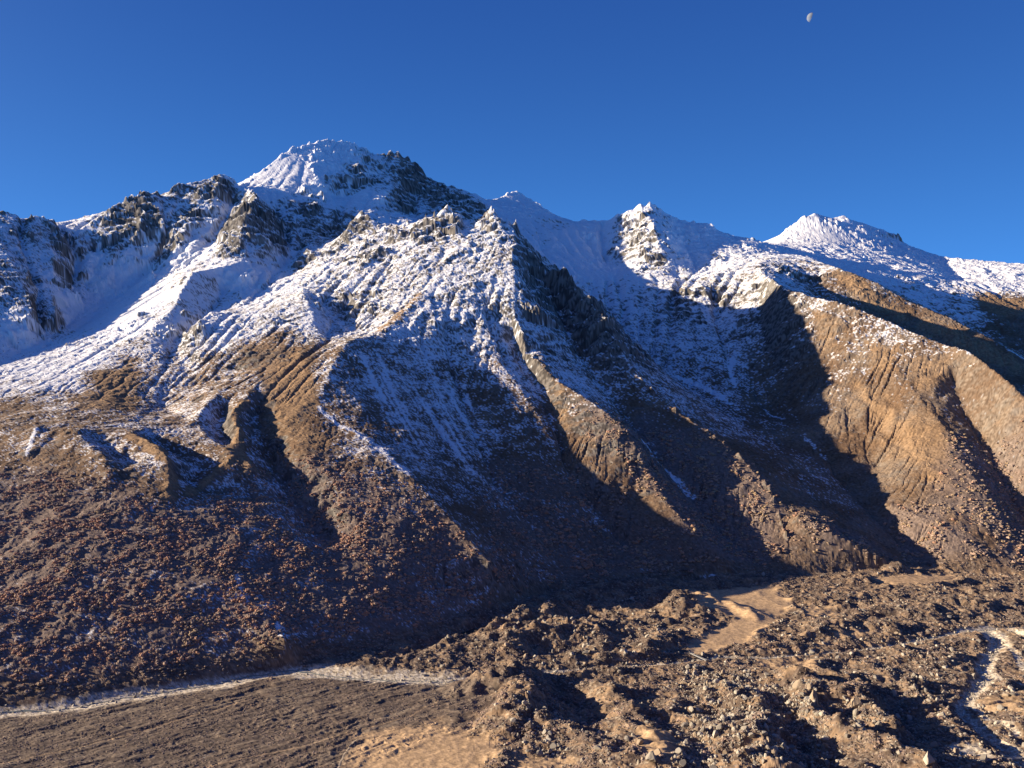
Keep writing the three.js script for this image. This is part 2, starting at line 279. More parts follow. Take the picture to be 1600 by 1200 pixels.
const footAt = (u) => { for (let i = 0; i + 1 < FOOT.length; i++) { const a = FOOT[i], b = FOOT[i + 1], ua = a[0] / a[2], ub = b[0] / b[2]; if (u <= ub || i === FOOT.length - 2) return lerp(a[2], b[2], clamp((u - ua) / (ub - ua), 0, 1)); } };

function ridged(x, y, oct) { let s = 0, a = 1, w = 1, n = 0; for (let i = 0; i < oct; i++) { let v = 1 - Math.abs(noise(x, y)); v *= v; s += a * v * w; n += a; w = clamp(v * 1.6, 0, 1); a *= 0.5; const t = x * 1.6 + y * 1.2 + 3.1; y = y * 1.6 - x * 1.2 + 9.2; x = t; } return s / n; }
// smooth snow: summit cap, dome, the long slope, the glacier apron
const CALM = [[430, 262, 330], [805, 302, 260], [200, 480, 420], [300, 455, 260], [860, 360, 330], [900, 395, 200], [1290, 370, 300], [455, 268, 260]].map(([px, py, r]) => [...ground(px, py), r]);
const NEAR = (() => { const { nu, nw, s } = HALF, a = new Uint8Array(nu * nw).fill(12), q = []; for (const l of lines) if (l.own) for (let k = 0; k + 1 < l.pts.length; k++) { const p = l.pts[k], b = l.pts[k + 1]; for (let i = 0; i <= 80; i++) { const t = i / 80, d = lerp(p[2], b[2], t), x = lerp(p[0], b[0], t), c = Math.round((x / d - U0) / s), r = Math.round((Math.log(d) - W0) / s); if (c < 0 || r < 0 || c >= nu || r >= nw || !a[r * nu + c]) continue; a[r * nu + c] = 0; q.push(r * nu + c); } }
  for (let k = 0; k < q.length; k++) { const i = q[k]; if (a[i] > 10) continue; for (const j of [i - 1, i + 1, i - nu, i + nu]) if (j >= 0 && j < a.length && a[j] > a[i] + 1) { a[j] = a[i] + 1; q.push(j); } } return a; })();
{ // hills, hummocks and crags at their coarse size, then running water
  const { h, nu, nw, s } = HALF;
  for (let r = 0; r < nw; r++) { const d = Math.exp(W0 + r * s); for (let c = 0; c < nu; c++) {
    const u = U0 + c * s, x = u * d, i = r * nu + c, sl = rockiness.h[i], Y = h[i], fd = footAt(u);
    const up = sstep(-20, 140, d - fd);
    const rock = sstep(0.5, 1.0, sl) * 0.8 + sstep(700, 1200, Y) * 0.35;
    const wx = x + 60 * noise(x / 240, d / 240 + 7), wd = d + 60 * noise(x / 240 + 31, d / 240);
    const calm = Math.min(1, Math.min(...CALM.map(([cx, cd, cr]) => sstep(0.35, 1, Math.hypot(x - cx, d - cd) / cr))) + 0.12);
    const big = ((ridged(wx / 270 + 3, wd / 330, 5) - 0.45) * lerp(6, 30, clamp(rock, 0, 1)) + (ridged(wx / 110 + 8, (wd + 0.8 * Y) / 120, 4) - 0.45) * lerp(3, 20, clamp(rock, 0, 1))) * calm;
    const mid = fbm(x / 90 + 9, d / 90 + 4, 4) * lerp(3, 9, clamp(rock, 0, 1));
    let add = (big + mid) * up * lerp(0.25, 1, sstep(0, 8, NEAR[i]));
    if (d < fd + 60) {
      const v = 1 - sstep(-30, 60, d - fd), px = u * FOCAL + 800, right = sstep(620, 800, px + 30 * noise(d / 80, x / 80));
      const hx = x + 22 * noise(x / 60 + 4, d / 60), hd = d + 22 * noise(x / 60, d / 60 + 8), amp = 0.55 + 0.9 * sstep(-0.3, 0.5, noise(x / 190, d / 190));
      let hum = (ridged(hx / 115 + 5, hd / 80, 3) * 15 - 7) * amp + fbm(x / 26, d / 26, 3) * 2.4;
      hum = hum * right + (1 - right) * fbm(x / 70 + 5, d / 40, 4) * 2.2;
      let flat = 1; for (const p of MEADOWS) { const q = segDist(x, d, [...p, p[0]]) * (inside(x, d, p) ? -1 : 1); flat = Math.min(flat, sstep(-14, 10, q)); }
      hum *= 0.12 + 0.88 * flat;
      const river = Math.min(segDist(x, d, RIVER), segDist(x, d, STREAM) * 1.4, segDist(x, d, BROOK) * 1.4, segDist(x, d, SIDE) * 1.4);
      add += v * hum * sstep(10, 48, river) - 3.4 * (1 - sstep(5, 24, river));
    }
    if (d < fd + 2600) {
      const river = d < fd + 30 ? Math.min(segDist(x, d, RIVER), segDist(x, d, STREAM), segDist(x, d, BROOK), segDist(x, d, SIDE)) : 99;
      for (const m of mounds) {
        const b = m[3] ??= boxOf(m[0], m[2] * 2.2);
        if (x < b[0] || x > b[1] || d < b[2] || d > b[3]) continue;
        const q = segDist(x, d, m[0]) / (m[2] * (1 + 0.35 * noise(x / 30, d / 30)));
        add += m[1] * 1.1 * Math.exp(-q * q * 0.9) * (0.85 + 0.3 * noise(x / 18, d / 18)) * sstep(8, 30, river);
      }
    }
    h[i] = Y + add;
  } }
}
// running water: droplets that cut where they run fast and drop their load where they slow
function rain(F, count, seed, radius, strength, c0, c1, r0, r1, steps) {
  const { h, nu, nw, s } = F, R = rng(seed), brush = [];
  for (let y = -2; y <= 2; y++) for (let x = -2; x <= 2; x++) { const q = Math.hypot(x, y); if (q < radius) brush.push([y * nu + x, radius - q]); }
  const bs = brush.reduce((t, b) => t + b[1], 0);
  for (let n = 0; n < count; n++) {
    let d = Math.exp(W0 + lerp(r0, r1, R()) * s), x = (U0 + lerp(c0, c1, R()) * s) * d, vx = 0, vd = 0, speed = 1, water = 1, sed = 0;
    for (let k = 0; k < steps; k++) {
      const c = (x / d - U0) / s, r = (Math.log(d) - W0) / s, ic = Math.floor(c), ir = Math.floor(r);
      if (ic < 3 || ir < 3 || ic > nu - 5 || ir > nw - 5) break;
      const i = ir * nu + ic, fc = c - ic, fr = r - ir, u = x / d, cell = d * s;
      const hu = ((h[i + 1] - h[i]) * (1 - fr) + (h[i + nu + 1] - h[i + nu]) * fr), hw = ((h[i + nu] - h[i]) * (1 - fc) + (h[i + nu + 1] - h[i + 1]) * fc);
      const gx = hu / cell, gd = (hw - u * hu) / cell;
      vx = vx * 0.08 - gx * 0.92; vd = vd * 0.08 - gd * 0.92;
      const len = Math.hypot(vx, vd); if (len < 1e-4) break; vx /= len; vd /= len;
      const h0 = h[i] * (1 - fc) * (1 - fr) + h[i + 1] * fc * (1 - fr) + h[i + nu] * (1 - fc) * fr + h[i + nu + 1] * fc * fr;
      x += vx * cell; d += vd * cell;
      const c2 = (x / d - U0) / s, r2 = (Math.log(d) - W0) / s, jc = Math.floor(c2), jr = Math.floor(r2);
      if (jc < 3 || jr < 3 || jc > nu - 5 || jr > nw - 5) break;
      const j = jr * nu + jc, gc = c2 - jc, gr = r2 - jr;
      const h1 = h[j] * (1 - gc) * (1 - gr) + h[j + 1] * gc * (1 - gr) + h[j + nu] * (1 - gc) * gr + h[j + nu + 1] * gc * gr;
      const dh = (h1 - h0) / cell, cap = Math.max(-dh, 0.02) * speed * water * 1.6;
      if (sed > cap || dh > 0) {
        const a = dh > 0 ? Math.min(dh, sed) : (sed - cap) * 0.25; sed -= a;
        const q = a * cell; h[i] += q * (1 - fc) * (1 - fr); h[i + 1] += q * fc * (1 - fr); h[i + nu] += q * (1 - fc) * fr; h[i + nu + 1] += q * fc * fr;
      } else {
        const a = Math.min((cap - sed) * 0.22, -dh) * strength(x, d, h0); sed += a;
        for (const [o, w] of brush) h[i + o] -= a * cell * w / bs;
      }
      speed = Math.sqrt(Math.max(0.01, speed * speed - dh * 4)); water *= 0.985;
    }
  }
}
rain(HALF, 30000, 5, 1.6, (x, d, y) => lerp(0.006, 0.18, sstep(330, 760, y)) * (x > 0.3 * d ? 0.25 : 1) * (Math.abs(x + 60) < 420 && d > 2500 && d < 3500 ? 0.25 : 1), 60, HALF.nu - 60, 8, HALF.nw * 0.9, 70);
console.log('relief done');

// ------------------------------------------------------------------ the full relief with crags, tussocks and rubble
relief = sampler(HALF);
const S = 1 / 600, NU = (HALF.nu - 1) * 2 + 1, NW = (HALF.nw - 1) * 2 + 1;
const FULL = { h: new Float32Array(NU * NW), nu: NU, nw: NW, s: S };
{
  const { h, nu, nw } = HALF, cub = (a, b, c, d, t) => b + 0.5 * t * (c - a + t * (2 * a - 5 * b + 4 * c - d + t * (3 * (b - c) + d - a)));
  const tmp = new Float32Array(NU * nw);
  for (let r = 0; r < nw; r++) for (let c = 0; c < NU; c++) { const k = c >> 1, q = r * nu; tmp[r * NU + c] = c & 1 ? cub(h[q + Math.max(k - 1, 0)], h[q + k], h[q + k + 1], h[q + Math.min(k + 2, nu - 1)], 0.5) : h[q + k]; }
  for (let r = 0; r < NW; r++) for (let c = 0; c < NU; c++) { const k = r >> 1; FULL.h[r * NU + c] = r & 1 ? cub(tmp[Math.max(k - 1, 0) * NU + c], tmp[k * NU + c], tmp[(k + 1) * NU + c], tmp[Math.min(k + 2, nw - 1) * NU + c], 0.5) : tmp[k * NU + c]; }
}
// what lies on the ground, painted by hand on the plan: [kind, outline or course, width, strength]
const FIELD = {}; for (const k of ['snow', 'gold', 'rock', 'wood', 'heath', 'meadow', 'gravel', 'boulder']) FIELD[k] = new Float32Array(NU * NW);
function spread(kind, pts, w, strength, closed, pix = true) {
  const p = pix ? pts.map(([a, b]) => ground(a, b)) : pts, ring = closed ? [...p, p[0]] : p, F = FIELD[kind];
  const us = p.map((q) => q[0] / q[1]), ds = p.map((q) => q[1]), dmin = Math.min(...ds) - 2.5 * w, dmax = Math.max(...ds) + 2.5 * w;
  const r0 = clamp(Math.floor((Math.log(Math.max(dmin, 690)) - W0) / S), 0, NW - 1), r1 = clamp(Math.ceil((Math.log(dmax) - W0) / S), 0, NW - 1);
  const c0 = clamp(Math.floor((Math.min(...us) - 2.5 * w / Math.max(dmin, 690) - U0) / S), 0, NU - 1), c1 = clamp(Math.ceil((Math.max(...us) + 2.5 * w / Math.max(dmin, 690) - U0) / S), 0, NU - 1);
  for (let r = r0; r <= r1; r++) { const d = Math.exp(W0 + r * S); for (let c = c0; c <= c1; c++) {
    const x = (U0 + c * S) * d, q = segDist(x, d, ring) * (closed && inside(x, d, p) ? -1 : 1);
    if (q > 2.2 * w) continue;
    const v = closed ? sstep(w, -w, q + w * 0.8 * noise(x / w / 1.7, d / w / 1.7)) : sstep(1, 0.25, q / w + 0.5 * noise(x / w / 1.5, d / w / 1.5));
    F[r * NU + c] += strength * v;
  } }
}
const area = (k, p, w, s = 1) => k === 'snow' ? spread(k, p, w, s * 0.75, true) : spread(k, p, w, s, true), stroke = (k, p, w, s = 1) => spread(k, p, w, k === 'snow' ? 0.25 + 0.3 * s : s, false);
// golden grass
area('gold', [[1330, 590], [1385, 625], [1400, 655], [1460, 648], [1482, 690], [1492, 740], [1492, 778], [1450, 755], [1400, 700], [1365, 660]], 30, 0.85);
area('gold', [[1268, 482], [1310, 500], [1300, 545], [1285, 560]], 25, 0.8);
area('gold', [[1355, 535], [1400, 545], [1395, 580], [1365, 580]], 25, 0.8);
area('gold', [[1430, 560], [1480, 560], [1470, 600], [1430, 610]], 30, 0.7);
area('gold', [[1295, 424], [1350, 438], [1368, 465], [1415, 488], [1412, 500], [1360, 478], [1330, 455]], 25, 1.2);
area('gold', [[1440, 500], [1500, 515], [1560, 545], [1600, 572], [1600, 590], [1530, 560], [1440, 512]], 25, 1.1);
area('gold', [[1525, 455], [1600, 468], [1620, 495], [1540, 490]], 50, 0.9);
area('gold', [[425, 575], [470, 545], [488, 592], [494, 640], [455, 655], [420, 625]], 25, 1.1);
area('gold', [[405, 620], [440, 650], [520, 690], [490, 700], [440, 690], [420, 660]], 25, 0.7);
stroke('gold', [[590, 518], [625, 490], [655, 462]], 34, 1.3);
stroke('gold', [[838, 560], [858, 585], [872, 605], [878, 640], [880, 665]], 22, 1.1);
area('gold', [[120, 610], [200, 560], [230, 580], [215, 640], [130, 640]], 40, 0.8);
stroke('gold', [[382, 628], [363, 650], [374, 672], [370, 706], [390, 728]], 24, 1.3);
stroke('gold', [[208, 680], [246, 702], [262, 720], [268, 748], [264, 776]], 24, 1.3);
stroke('gold', [[362, 718], [330, 744], [294, 770]], 20, 1.2);
area('gold', [[470, 505], [380, 540], [430, 560]], 30, 0.5);
// snow lying in gullies, along lee edges and under the cliffs
stroke('snow', [[497, 637], [532, 666], [559, 676]], 9, 2.2);
stroke('snow', [[559, 676], [592, 700], [637, 739]], 16, 1.1);
stroke('snow', [[1400, 510], [1450, 528], [1513, 551]], 10, 1.6);
stroke('snow', [[1576, 548], [1610, 566]], 10, 1.6);
stroke('snow', [[1000, 686], [1030, 725], [1060, 752], [1084, 778]], 16, 1.3);
stroke('snow', [[1143, 560], [1141, 580], [1148, 600]], 12, 2);
stroke('snow', [[1060, 590], [1100, 605], [1140, 630]], 22, 1.1);
stroke('snow', [[1195, 640], [1225, 655]], 12, 0.6);
stroke('snow', [[1255, 680], [1290, 718]], 12, 0.3);
stroke('snow', [[57, 670], [48, 690], [42, 712]], 6, 2.2);
stroke('snow', [[436, 975], [444, 1000], [447, 1018]], 10, 1.3);
stroke('snow', [[370, 900], [385, 940]], 8, 0.8);
stroke('snow', [[785, 965], [800, 962]], 7, 2);
stroke('snow', [[1095, 902], [1120, 899]], 8, 2);
stroke('snow', [[1070, 925], [1110, 930]], 4, 2);
for (let k = 0, R = rng(3); k < 26; k++) { const t = R(), a = R() * 0.4, b = a + 0.25 + 0.4 * R(), P0 = [552 + 165 * t, 545 + 30 * t], P1 = [690 + 95 * t + 26 * (R() - 0.5), 770 - 60 * t], at2 = (q) => [lerp(P0[0], P1[0], Math.pow(q, 1.25)), lerp(P0[1], P1[1], q)]; stroke('snow', [at2(a), at2((a + b) / 2), at2(Math.min(1, b))], 5 + 16 * R() * R(), -0.45 + 0.9 * R()); }
// bare rock
area('rock', [[820, 400], [890, 440], [960, 540], [940, 560], [880, 500], [840, 450]], 40, 0.8);
area('rock', [[1045, 450], [1090, 450], [1100, 510], [1060, 500]], 30, 0.8);
area('rock', [[0, 420], [60, 440], [70, 520], [0, 560]], 60, 0.5);
area('rock', [[375, 320], [440, 330], [450, 400], [400, 410]], 40, 0.5);
area('rock', [[640, 260], [700, 295], [780, 325], [760, 345], [680, 320]], 60, 0.7);
// shrub woods of the lower slopes, heath of the fan, meadows and river gravel of the floor
area('wood', [[-200, 720], [100, 745], [250, 790], [330, 780], [420, 740], [520, 720], [640, 770], [760, 880], [760, 960], [640, 1000], [440, 1040], [200, 1070], [0, 1095], [-200, 1120]], 45, 1);
area('wood', [[900, 640], [1000, 650], [1120, 690], [1210, 760], [1240, 870], [1130, 895], [1040, 790], [960, 710]], 40, 1);
area('wood', [[1240, 800], [1330, 830], [1430, 885], [1290, 895]], 25, 1);
area('wood', [[1385, 785], [1470, 805], [1570, 885], [1430, 888]], 25, 1);
area('wood', [[1480, 680], [1600, 660], [1650, 860], [1560, 850], [1460, 790]], 45, 0.9);
area('wood', [[760, 720], [900, 740], [1040, 820], [1130, 895], [850, 935], [760, 880]], 50, 0.55);
area('wood', [[1560, 850], [1640, 870], [1640, 900], [1580, 895]], 20, 1);
area('heath', [[-100, 1122], [100, 1112], [330, 1078], [450, 1058], [690, 1068], [780, 1075], [740, 1130], [560, 1200], [400, 1220], [-100, 1240]], 22, 1);
area('meadow', [[1072, 922], [1205, 913], [1242, 945], [1192, 984], [1160, 1006], [1082, 1022], [1075, 1008], [1150, 966], [1096, 945]], 12, 1.2);
area('meadow', [[1360, 902], [1500, 897], [1480, 910], [1400, 914]], 10, 1);
area('meadow', [[560, 1150], [680, 1130], [780, 1160], [760, 1215], [540, 1215]], 16, 0.9);
area('meadow', [[1255, 950], [1310, 945], [1300, 962], [1260, 965]], 7, 0.8);
area('meadow', [[1300, 985], [1370, 975], [1350, 995], [1310, 1000]], 7, 0.6);
area('meadow', [[1520, 1095], [1590, 1090], [1600, 1110], [1540, 1112]], 7, 0.6);
stroke('meadow', [[-20, 1198], [150, 1162], [330, 1112], [420, 1085]], 2.2, 0.55);
stroke('meadow', [[300, 1205], [480, 1165], [640, 1120], [700, 1090]], 2.2, 0.5);
area('meadow', [[990, 1130], [1060, 1160], [1050, 1190], [1000, 1170]], 8, 0.7);
area('meadow', [[1170, 1030], [1290, 1030], [1240, 1045], [1190, 1045]], 8, 0.6);
area('meadow', [[800, 1170], [900, 1180], [880, 1212], [800, 1212]], 10, 0.6);
spread('gravel', RIVER, 33, 1.25, false, false);
spread('gravel', STREAM, 7, 1.0, false, false);
spread('gravel', STREAM.slice(0, 4), 12, 0.8, false, false);
spread('gravel', BROOK, 15, 1.3, false, false);
stroke('gravel', [[1500, 988], [1545, 980], [1600, 990]], 9, 1.1);
stroke('gravel', [[1560, 1000], [1585, 1020], [1600, 1045]], 8, 1.1);
stroke('gravel', [[1536, 1042], [1565, 1062], [1600, 1070]], 6, 0.9);
stroke('gravel', [[1512, 1100], [1545, 1125], [1590, 1150]], 7, 1.0);
area('gravel', [[1480, 1165], [1530, 1165], [1555, 1185], [1500, 1180]], 6, 1);
area('gravel', [[1530, 985], [1570, 990], [1580, 1010], [1550, 1015]], 6, 1);
area('boulder', [[1060, 1040], [1180, 1050], [1240, 1080], [1300, 1150], [1320, 1215], [1030, 1215], [1080, 1140]], 14, 1);
area('boulder', [[800, 1090], [880, 1110], [900, 1215], [830, 1200], [800, 1130]], 14, 0.6);
area('boulder', [[760, 960], [1010, 912], [1060, 960], [1040, 1040], [760, 1045]], 14, 0.35);
area('boulder', [[1310, 1090], [1350, 1085], [1400, 1150], [1340, 1150]], 10, 1);
area('boulder', [[1235, 1062], [1280, 1070], [1285, 1115], [1245, 1125]], 8, 0.8);
area('boulder', [[1250, 1030], [1500, 1010], [1600, 1080], [1600, 1215], [1440, 1215], [1400, 1100]], 16, 0.3);
area('boulder', [[1180, 925], [1400, 925], [1600, 960], [1400, 1000], [1180, 1010]], 16, 0.2);
spread('boulder', RIVER, 17, 0.45, false, false);
spread('boulder', STREAM, 14, 0.7, false, false);
spread('boulder', BROOK, 12, 1.0, false, false);
console.log('painted');

// how much of the ground the fresh snow covers, in hundredths, spot by spot; lowered in the dark bowl to paint its deep shade
const COVER = `30,360,45 70,370,35 20,430,35 60,470,35 100,430,55 150,420,80 180,460,95 120,500,90 40,540,75 60,580,80 20,600,60 100,590,70 150,560,85 200,520,92 250,470,96 300,400,92 330,370,75 200,340,55 150,370,70 230,330,40 270,320,45 310,300,50 345,290,45 360,330,75 240,380,75 290,360,70
430,260,99 460,245,99 480,280,85 410,285,97 520,240,97 550,260,62 530,290,58 560,310,97 600,260,62 620,290,35 640,270,25 680,300,30 720,315,30 640,330,45 590,330,60 540,340,40 500,350,30 470,330,50 400,330,35 420,370,35 440,400,70 400,300,80 380,380,50 370,440,92 330,450,55 300,440,60 280,480,50 300,510,70 330,520,75 400,450,78 380,500,62
450,440,66 500,420,62 560,360,55 600,390,55 640,400,56 560,440,60 520,490,50 480,500,60 430,530,28 440,490,55 570,490,55 620,450,56 660,420,56
700,370,60 760,370,66 720,430,60 780,440,66 700,490,60 750,510,60 650,520,58 690,540,52 740,560,46 780,570,46 720,590,30 800,620,25 750,620,15 830,590,40 880,590,42 900,620,36 830,480,50 850,450,35 880,480,25 900,520,24 930,540,20 870,540,38 950,580,30 960,640,20 820,420,40 800,520,56 1000,640,12 860,640,10 920,680,6 980,700,4
560,560,20 600,570,28 640,570,32 680,580,26 640,640,20 690,680,20 740,740,12 600,650,10 700,760,8 800,760,10 520,600,26 530,640,16 850,760,6 780,820,5
805,305,99 830,320,82 870,350,45 800,330,86 850,370,62 860,400,97 900,410,96 920,370,96 910,350,98 960,360,75 980,400,60 940,420,86 1000,330,82 1030,340,55 1060,350,82 1100,355,82 1080,400,80 1020,400,55 1150,390,62 1190,390,62 1120,410,72
960,470,60 1000,480,55 1050,490,35 1100,480,55 1150,480,55 1100,540,50 1040,540,50 1000,540,55 1160,560,44 1180,510,40 1060,590,34 1130,600,28 1000,590,30 1100,640,18 1200,560,14 1220,500,12 1250,600,10 1200,640,14 1280,690,8 1050,660,10 1150,700,5
1240,470,30 1270,480,40 1300,490,20 1320,540,30 1340,570,26 1300,570,10 1380,520,34 1420,540,26 1460,560,20 1400,590,14 1350,620,8 1450,620,10 1500,570,20 1550,620,10 1590,680,5 1440,680,2 1350,700,5
1240,420,42 1290,410,72 1330,440,20 1380,450,30 1380,475,10 1440,470,52 1500,490,46 1450,510,10 1520,540,10 1580,570,10 1480,450,56 1560,480,15 1590,500,10 1540,440,72 1590,440,78 1500,420,92 1440,420,88 1400,400,88 1350,380,84 1300,370,88 1270,350,97 1330,350,84 1400,375,60 1240,380,88 1300,400,82
200,560,35 220,540,45 170,590,10 230,600,36 260,580,40 300,570,40 340,580,25 330,610,25 280,630,30 200,640,20 100,630,25 30,640,15 400,560,10 440,560,1 380,610,20 320,650,34 270,660,25 100,660,15 150,700,25 220,720,30 290,700,20 200,740,12 100,720,12 450,640,3 480,700,10 430,720,10 560,700,22 620,740,16 560,760,12 520,740,12
100,800,7 200,900,11 100,1000,11 300,850,7 350,950,12 450,900,8 500,980,8 650,850,6 700,930,9 600,950,6 900,850,6 1000,860,6 800,900,8 1100,780,3 1200,820,2 1300,860,2 1500,800,2 1580,860,2 300,1100,0 800,1000,1 1000,960,1 1300,950,0 1500,1000,0 600,1150,0 1200,1100,0 1500,1150,0`.split(/\s+/).map((t) => t.split(',').map(Number)).map(([px, py, v]) => { const [x, d] = ground(px, py); return [x / d, Math.log(d), v / 100]; });
const coverMap = (() => { const nu = Math.ceil(NU / 8) + 1, nw = Math.ceil(NW / 8) + 1, h = new Float32Array(nu * nw); for (let r = 0; r < nw; r++) for (let c = 0; c < nu; c++) { let a = 0, b = 0; for (const [u, w, v] of COVER) { const q = (U0 + c * S * 8 - u) ** 2 + (W0 + r * S * 8 - w) ** 2, k = 1 / ((q + 0.00025) ** 2); a += k * v; b += k; } h[r * nu + c] = a / b; } return sampler({ h, nu, nw, s: S * 8 }); })();
// broken rock: the upper hull of tilted facets, one for each cell of a jittered lattice
const HASH = (() => { const r = rng(19), t = new Float32Array(4096 * 5); for (let i = 0; i < t.length; i++) t[i] = r(); return t; })();
function facets(x, y, tilt) {
  const ix = Math.floor(x), iy = Math.floor(y); let best = -9, second = -9;
  for (let b = -1; b <= 1; b++) for (let a = -1; a <= 1; a++) {
    const cx = ix + a, cy = iy + b, k = PERM[(PERM[cx & 4095] + (cy & 4095))] * 5, dx = x - cx - HASH[k], dy = y - cy - HASH[k + 1];
    const v = HASH[k + 2] * 0.9 + tilt * ((HASH[k + 3] - 0.5) * dx + (HASH[k + 4] - 0.5) * dy) - 0.30 * (dx * dx + dy * dy);
    if (v > best) best = v;
  }
  return best - 0.45;
}
const CRAG = new Float32Array(NU * NW), COL = new Float32Array(NU * NW * 3), UPHILL = new Float32Array(NU * NW);
const sunN = sunDir;
let coarse;
{ // small relief
  const nr = slopes(FULL), bx = blur(nr.ox, NU, NW, 6), bd = blur(nr.od, NU, NW, 6), { h } = FULL;
  coarse = { bx, bd };
  for (let r = 0; r < NW; r++) { const d = Math.exp(W0 + r * S); for (let c = 0; c < NU; c++) {
    const i = r * NU + c, u = U0 + c * S, x = u * d, Y = h[i], sl = Math.hypot(bx[i], bd[i]);
    const fd = footAt(u), up = sstep(-10, 60, d - fd);
    UPHILL[i] = up;
    const e = d + 0.85 * Y, n1 = fbm(x / 34, e / 34, 4), n2 = fbm(x / 9 + 40, e / 9, 3);
    const high = sstep(420, 700, Y), east = sstep(1180, 1330, u * FOCAL + 800);
    const calm = Math.min(...CALM.map(([cx, cd, cr]) => sstep(0.25, 0.9, Math.hypot(x - cx, d - cd) / cr + 0.25 * n1)));
    const crag = clamp(sstep(0.60, 0.82, 0.72 * Math.min(sl, 1.25) + 0.5 * fbm(x / 170 + 0.5 * n1, d / 150, 3) + 0.2 * n1 + 0.11) * lerp(0.15, 1, high) * lerp(1, 0.3, sstep(1120, 1240, u * FOCAL + 800) * sstep(1000, 850, Y)) * lerp(1, 0.3, sstep(560, 620, u * FOCAL + 800) * sstep(825, 800, u * FOCAL + 800) * sstep(1080, 950, Y)) * calm + FIELD.rock[i], 0, 1) * up;
    CRAG[i] = crag;
    if (crag > 0.02) {
      const wx = 0.8 * x + 0.6 * e + 9 * n1, wd = 0.8 * e - 0.6 * x + 9 * n2;
      const dip = (Y + 0.45 * x + 0.15 * d + 14 * n1) / 34, st = dip - Math.floor(dip);
      h[i] += crag * ((facets(wx / 130, wd / 75, 2.6) - facets(wx / 110 + 60, wd / 90, 2.4)) * 20 + (ridged(wx / 130 + 4, wd / 90, 2) - 0.5) * 26 + (ridged(wx / 48 + 4, wd / 36, 2) - 0.5) * 6 + facets(wx / 17, wd / 13, 2) * 1.8 + (sstep(0.15, 0.85, st) - st) * 11);
    }
    const tame = 1 - crag;
    const flute = sstep(500, 512, u * FOCAL + 800) * sstep(622, 600, u * FOCAL + 800) * sstep(4780, 4900, d) * sstep(5200, 5080, d); // snow flutes under the summit crest
    if (flute > 0) h[i] += flute * (ridged(x / 31 + 0.3 * n1, 0.5, 1) - 0.55) * 20;
    h[i] += up * tame * ((ridged(x / 60 + 2 + n1 * 0.5, e / 60 + n2 * 0.3, 4) - 0.4) * lerp(3.5, 7, high) * lerp(0.4, 1, calm) + n2 * lerp(0.9, 1.5, high) + facets(x / 13 + 50, e / 13, 1.6) * lerp(1.6, 2.4, high) * calm);
    if (up < 1) {
      const he = clamp(FIELD.heath[i], 0, 1), me = clamp(FIELD.meadow[i], 0, 1), open = (1 - he) * (1 - me) * (1 - clamp(FIELD.gravel[i], 0, 0.8));
      h[i] += (1 - up) * (n2 * lerp(0.35, 1.3, open) + facets(x / 9, d / 9, 2) * 1.5 * open + (ridged(x / 21 + 3, d / 21, 3) - 0.4) * 3.2 * open);
      if (he > 0) { const a = x * 0.8 + d * 0.6, b = d * 0.8 - x * 0.6; h[i] += he * (1 - up) * ((ridged(a / 150 + 0.9 * n1, b / 26 + 0.9 * n1, 3) - 0.4) * (1.2 + 2.0 * sstep(-0.2, 0.4, noise(a / 160 + 3, b / 60))) + n1 * 1.2 + facets(a / 12, b / 4.5, 2) * 0.7); }
    }
  } }
}
for (const l of lines) if (l.jag) for (let k = 0, R = rng(61); k + 1 < l.pts.length; k++) for (let n = 0; n < 3; n++) { // pinnacles of the rocky crests
  const p = l.pts[k], q = l.pts[k + 1], t = R(), d0 = lerp(p[2], q[2], t), x0 = lerp(p[0], q[0], t), hgt = l.jag * (0.3 + R() * R()), wid = (0.0030 + 0.0035 * R()) * d0, lean = (R() - 0.5) * 0.8, cc = Math.round((x0 / d0 - U0) / S), rr = Math.round((Math.log(d0) - W0) / S), m = 7;
  for (let r = rr - m; r <= rr + m; r++) for (let c = cc - m; c <= cc + m; c++) { if (r < 0 || c < 0 || r >= NW || c >= NU) continue; const d = Math.exp(W0 + r * S), x = (U0 + c * S) * d, f = 1 - (Math.abs(x - x0 + lean * (d - d0)) + 0.6 * Math.abs(d - d0)) / wid; if (f > 0) FULL.h[r * NU + c] += hgt * f; }
}
rain(FULL, 150000, 11, 1.2, (x, d, y) => 0.075 * sstep(10, 60, y) * lerp(1, 0.45, sstep(560, 720, y)) * (0.25 + 1.2 * sstep(-0.1, 0.4, fbm(x / 160 + 21, d / 160, 2))) * (x < -0.1 * d && y < 400 ? 0.3 : 1) * (x > 0.25 * d ? 0.6 : 1), (-0.7 - U0) / S, (0.7 - U0) / S, (Math.log(1150) - W0) / S, (Math.log(4900) - W0) / S, 60);
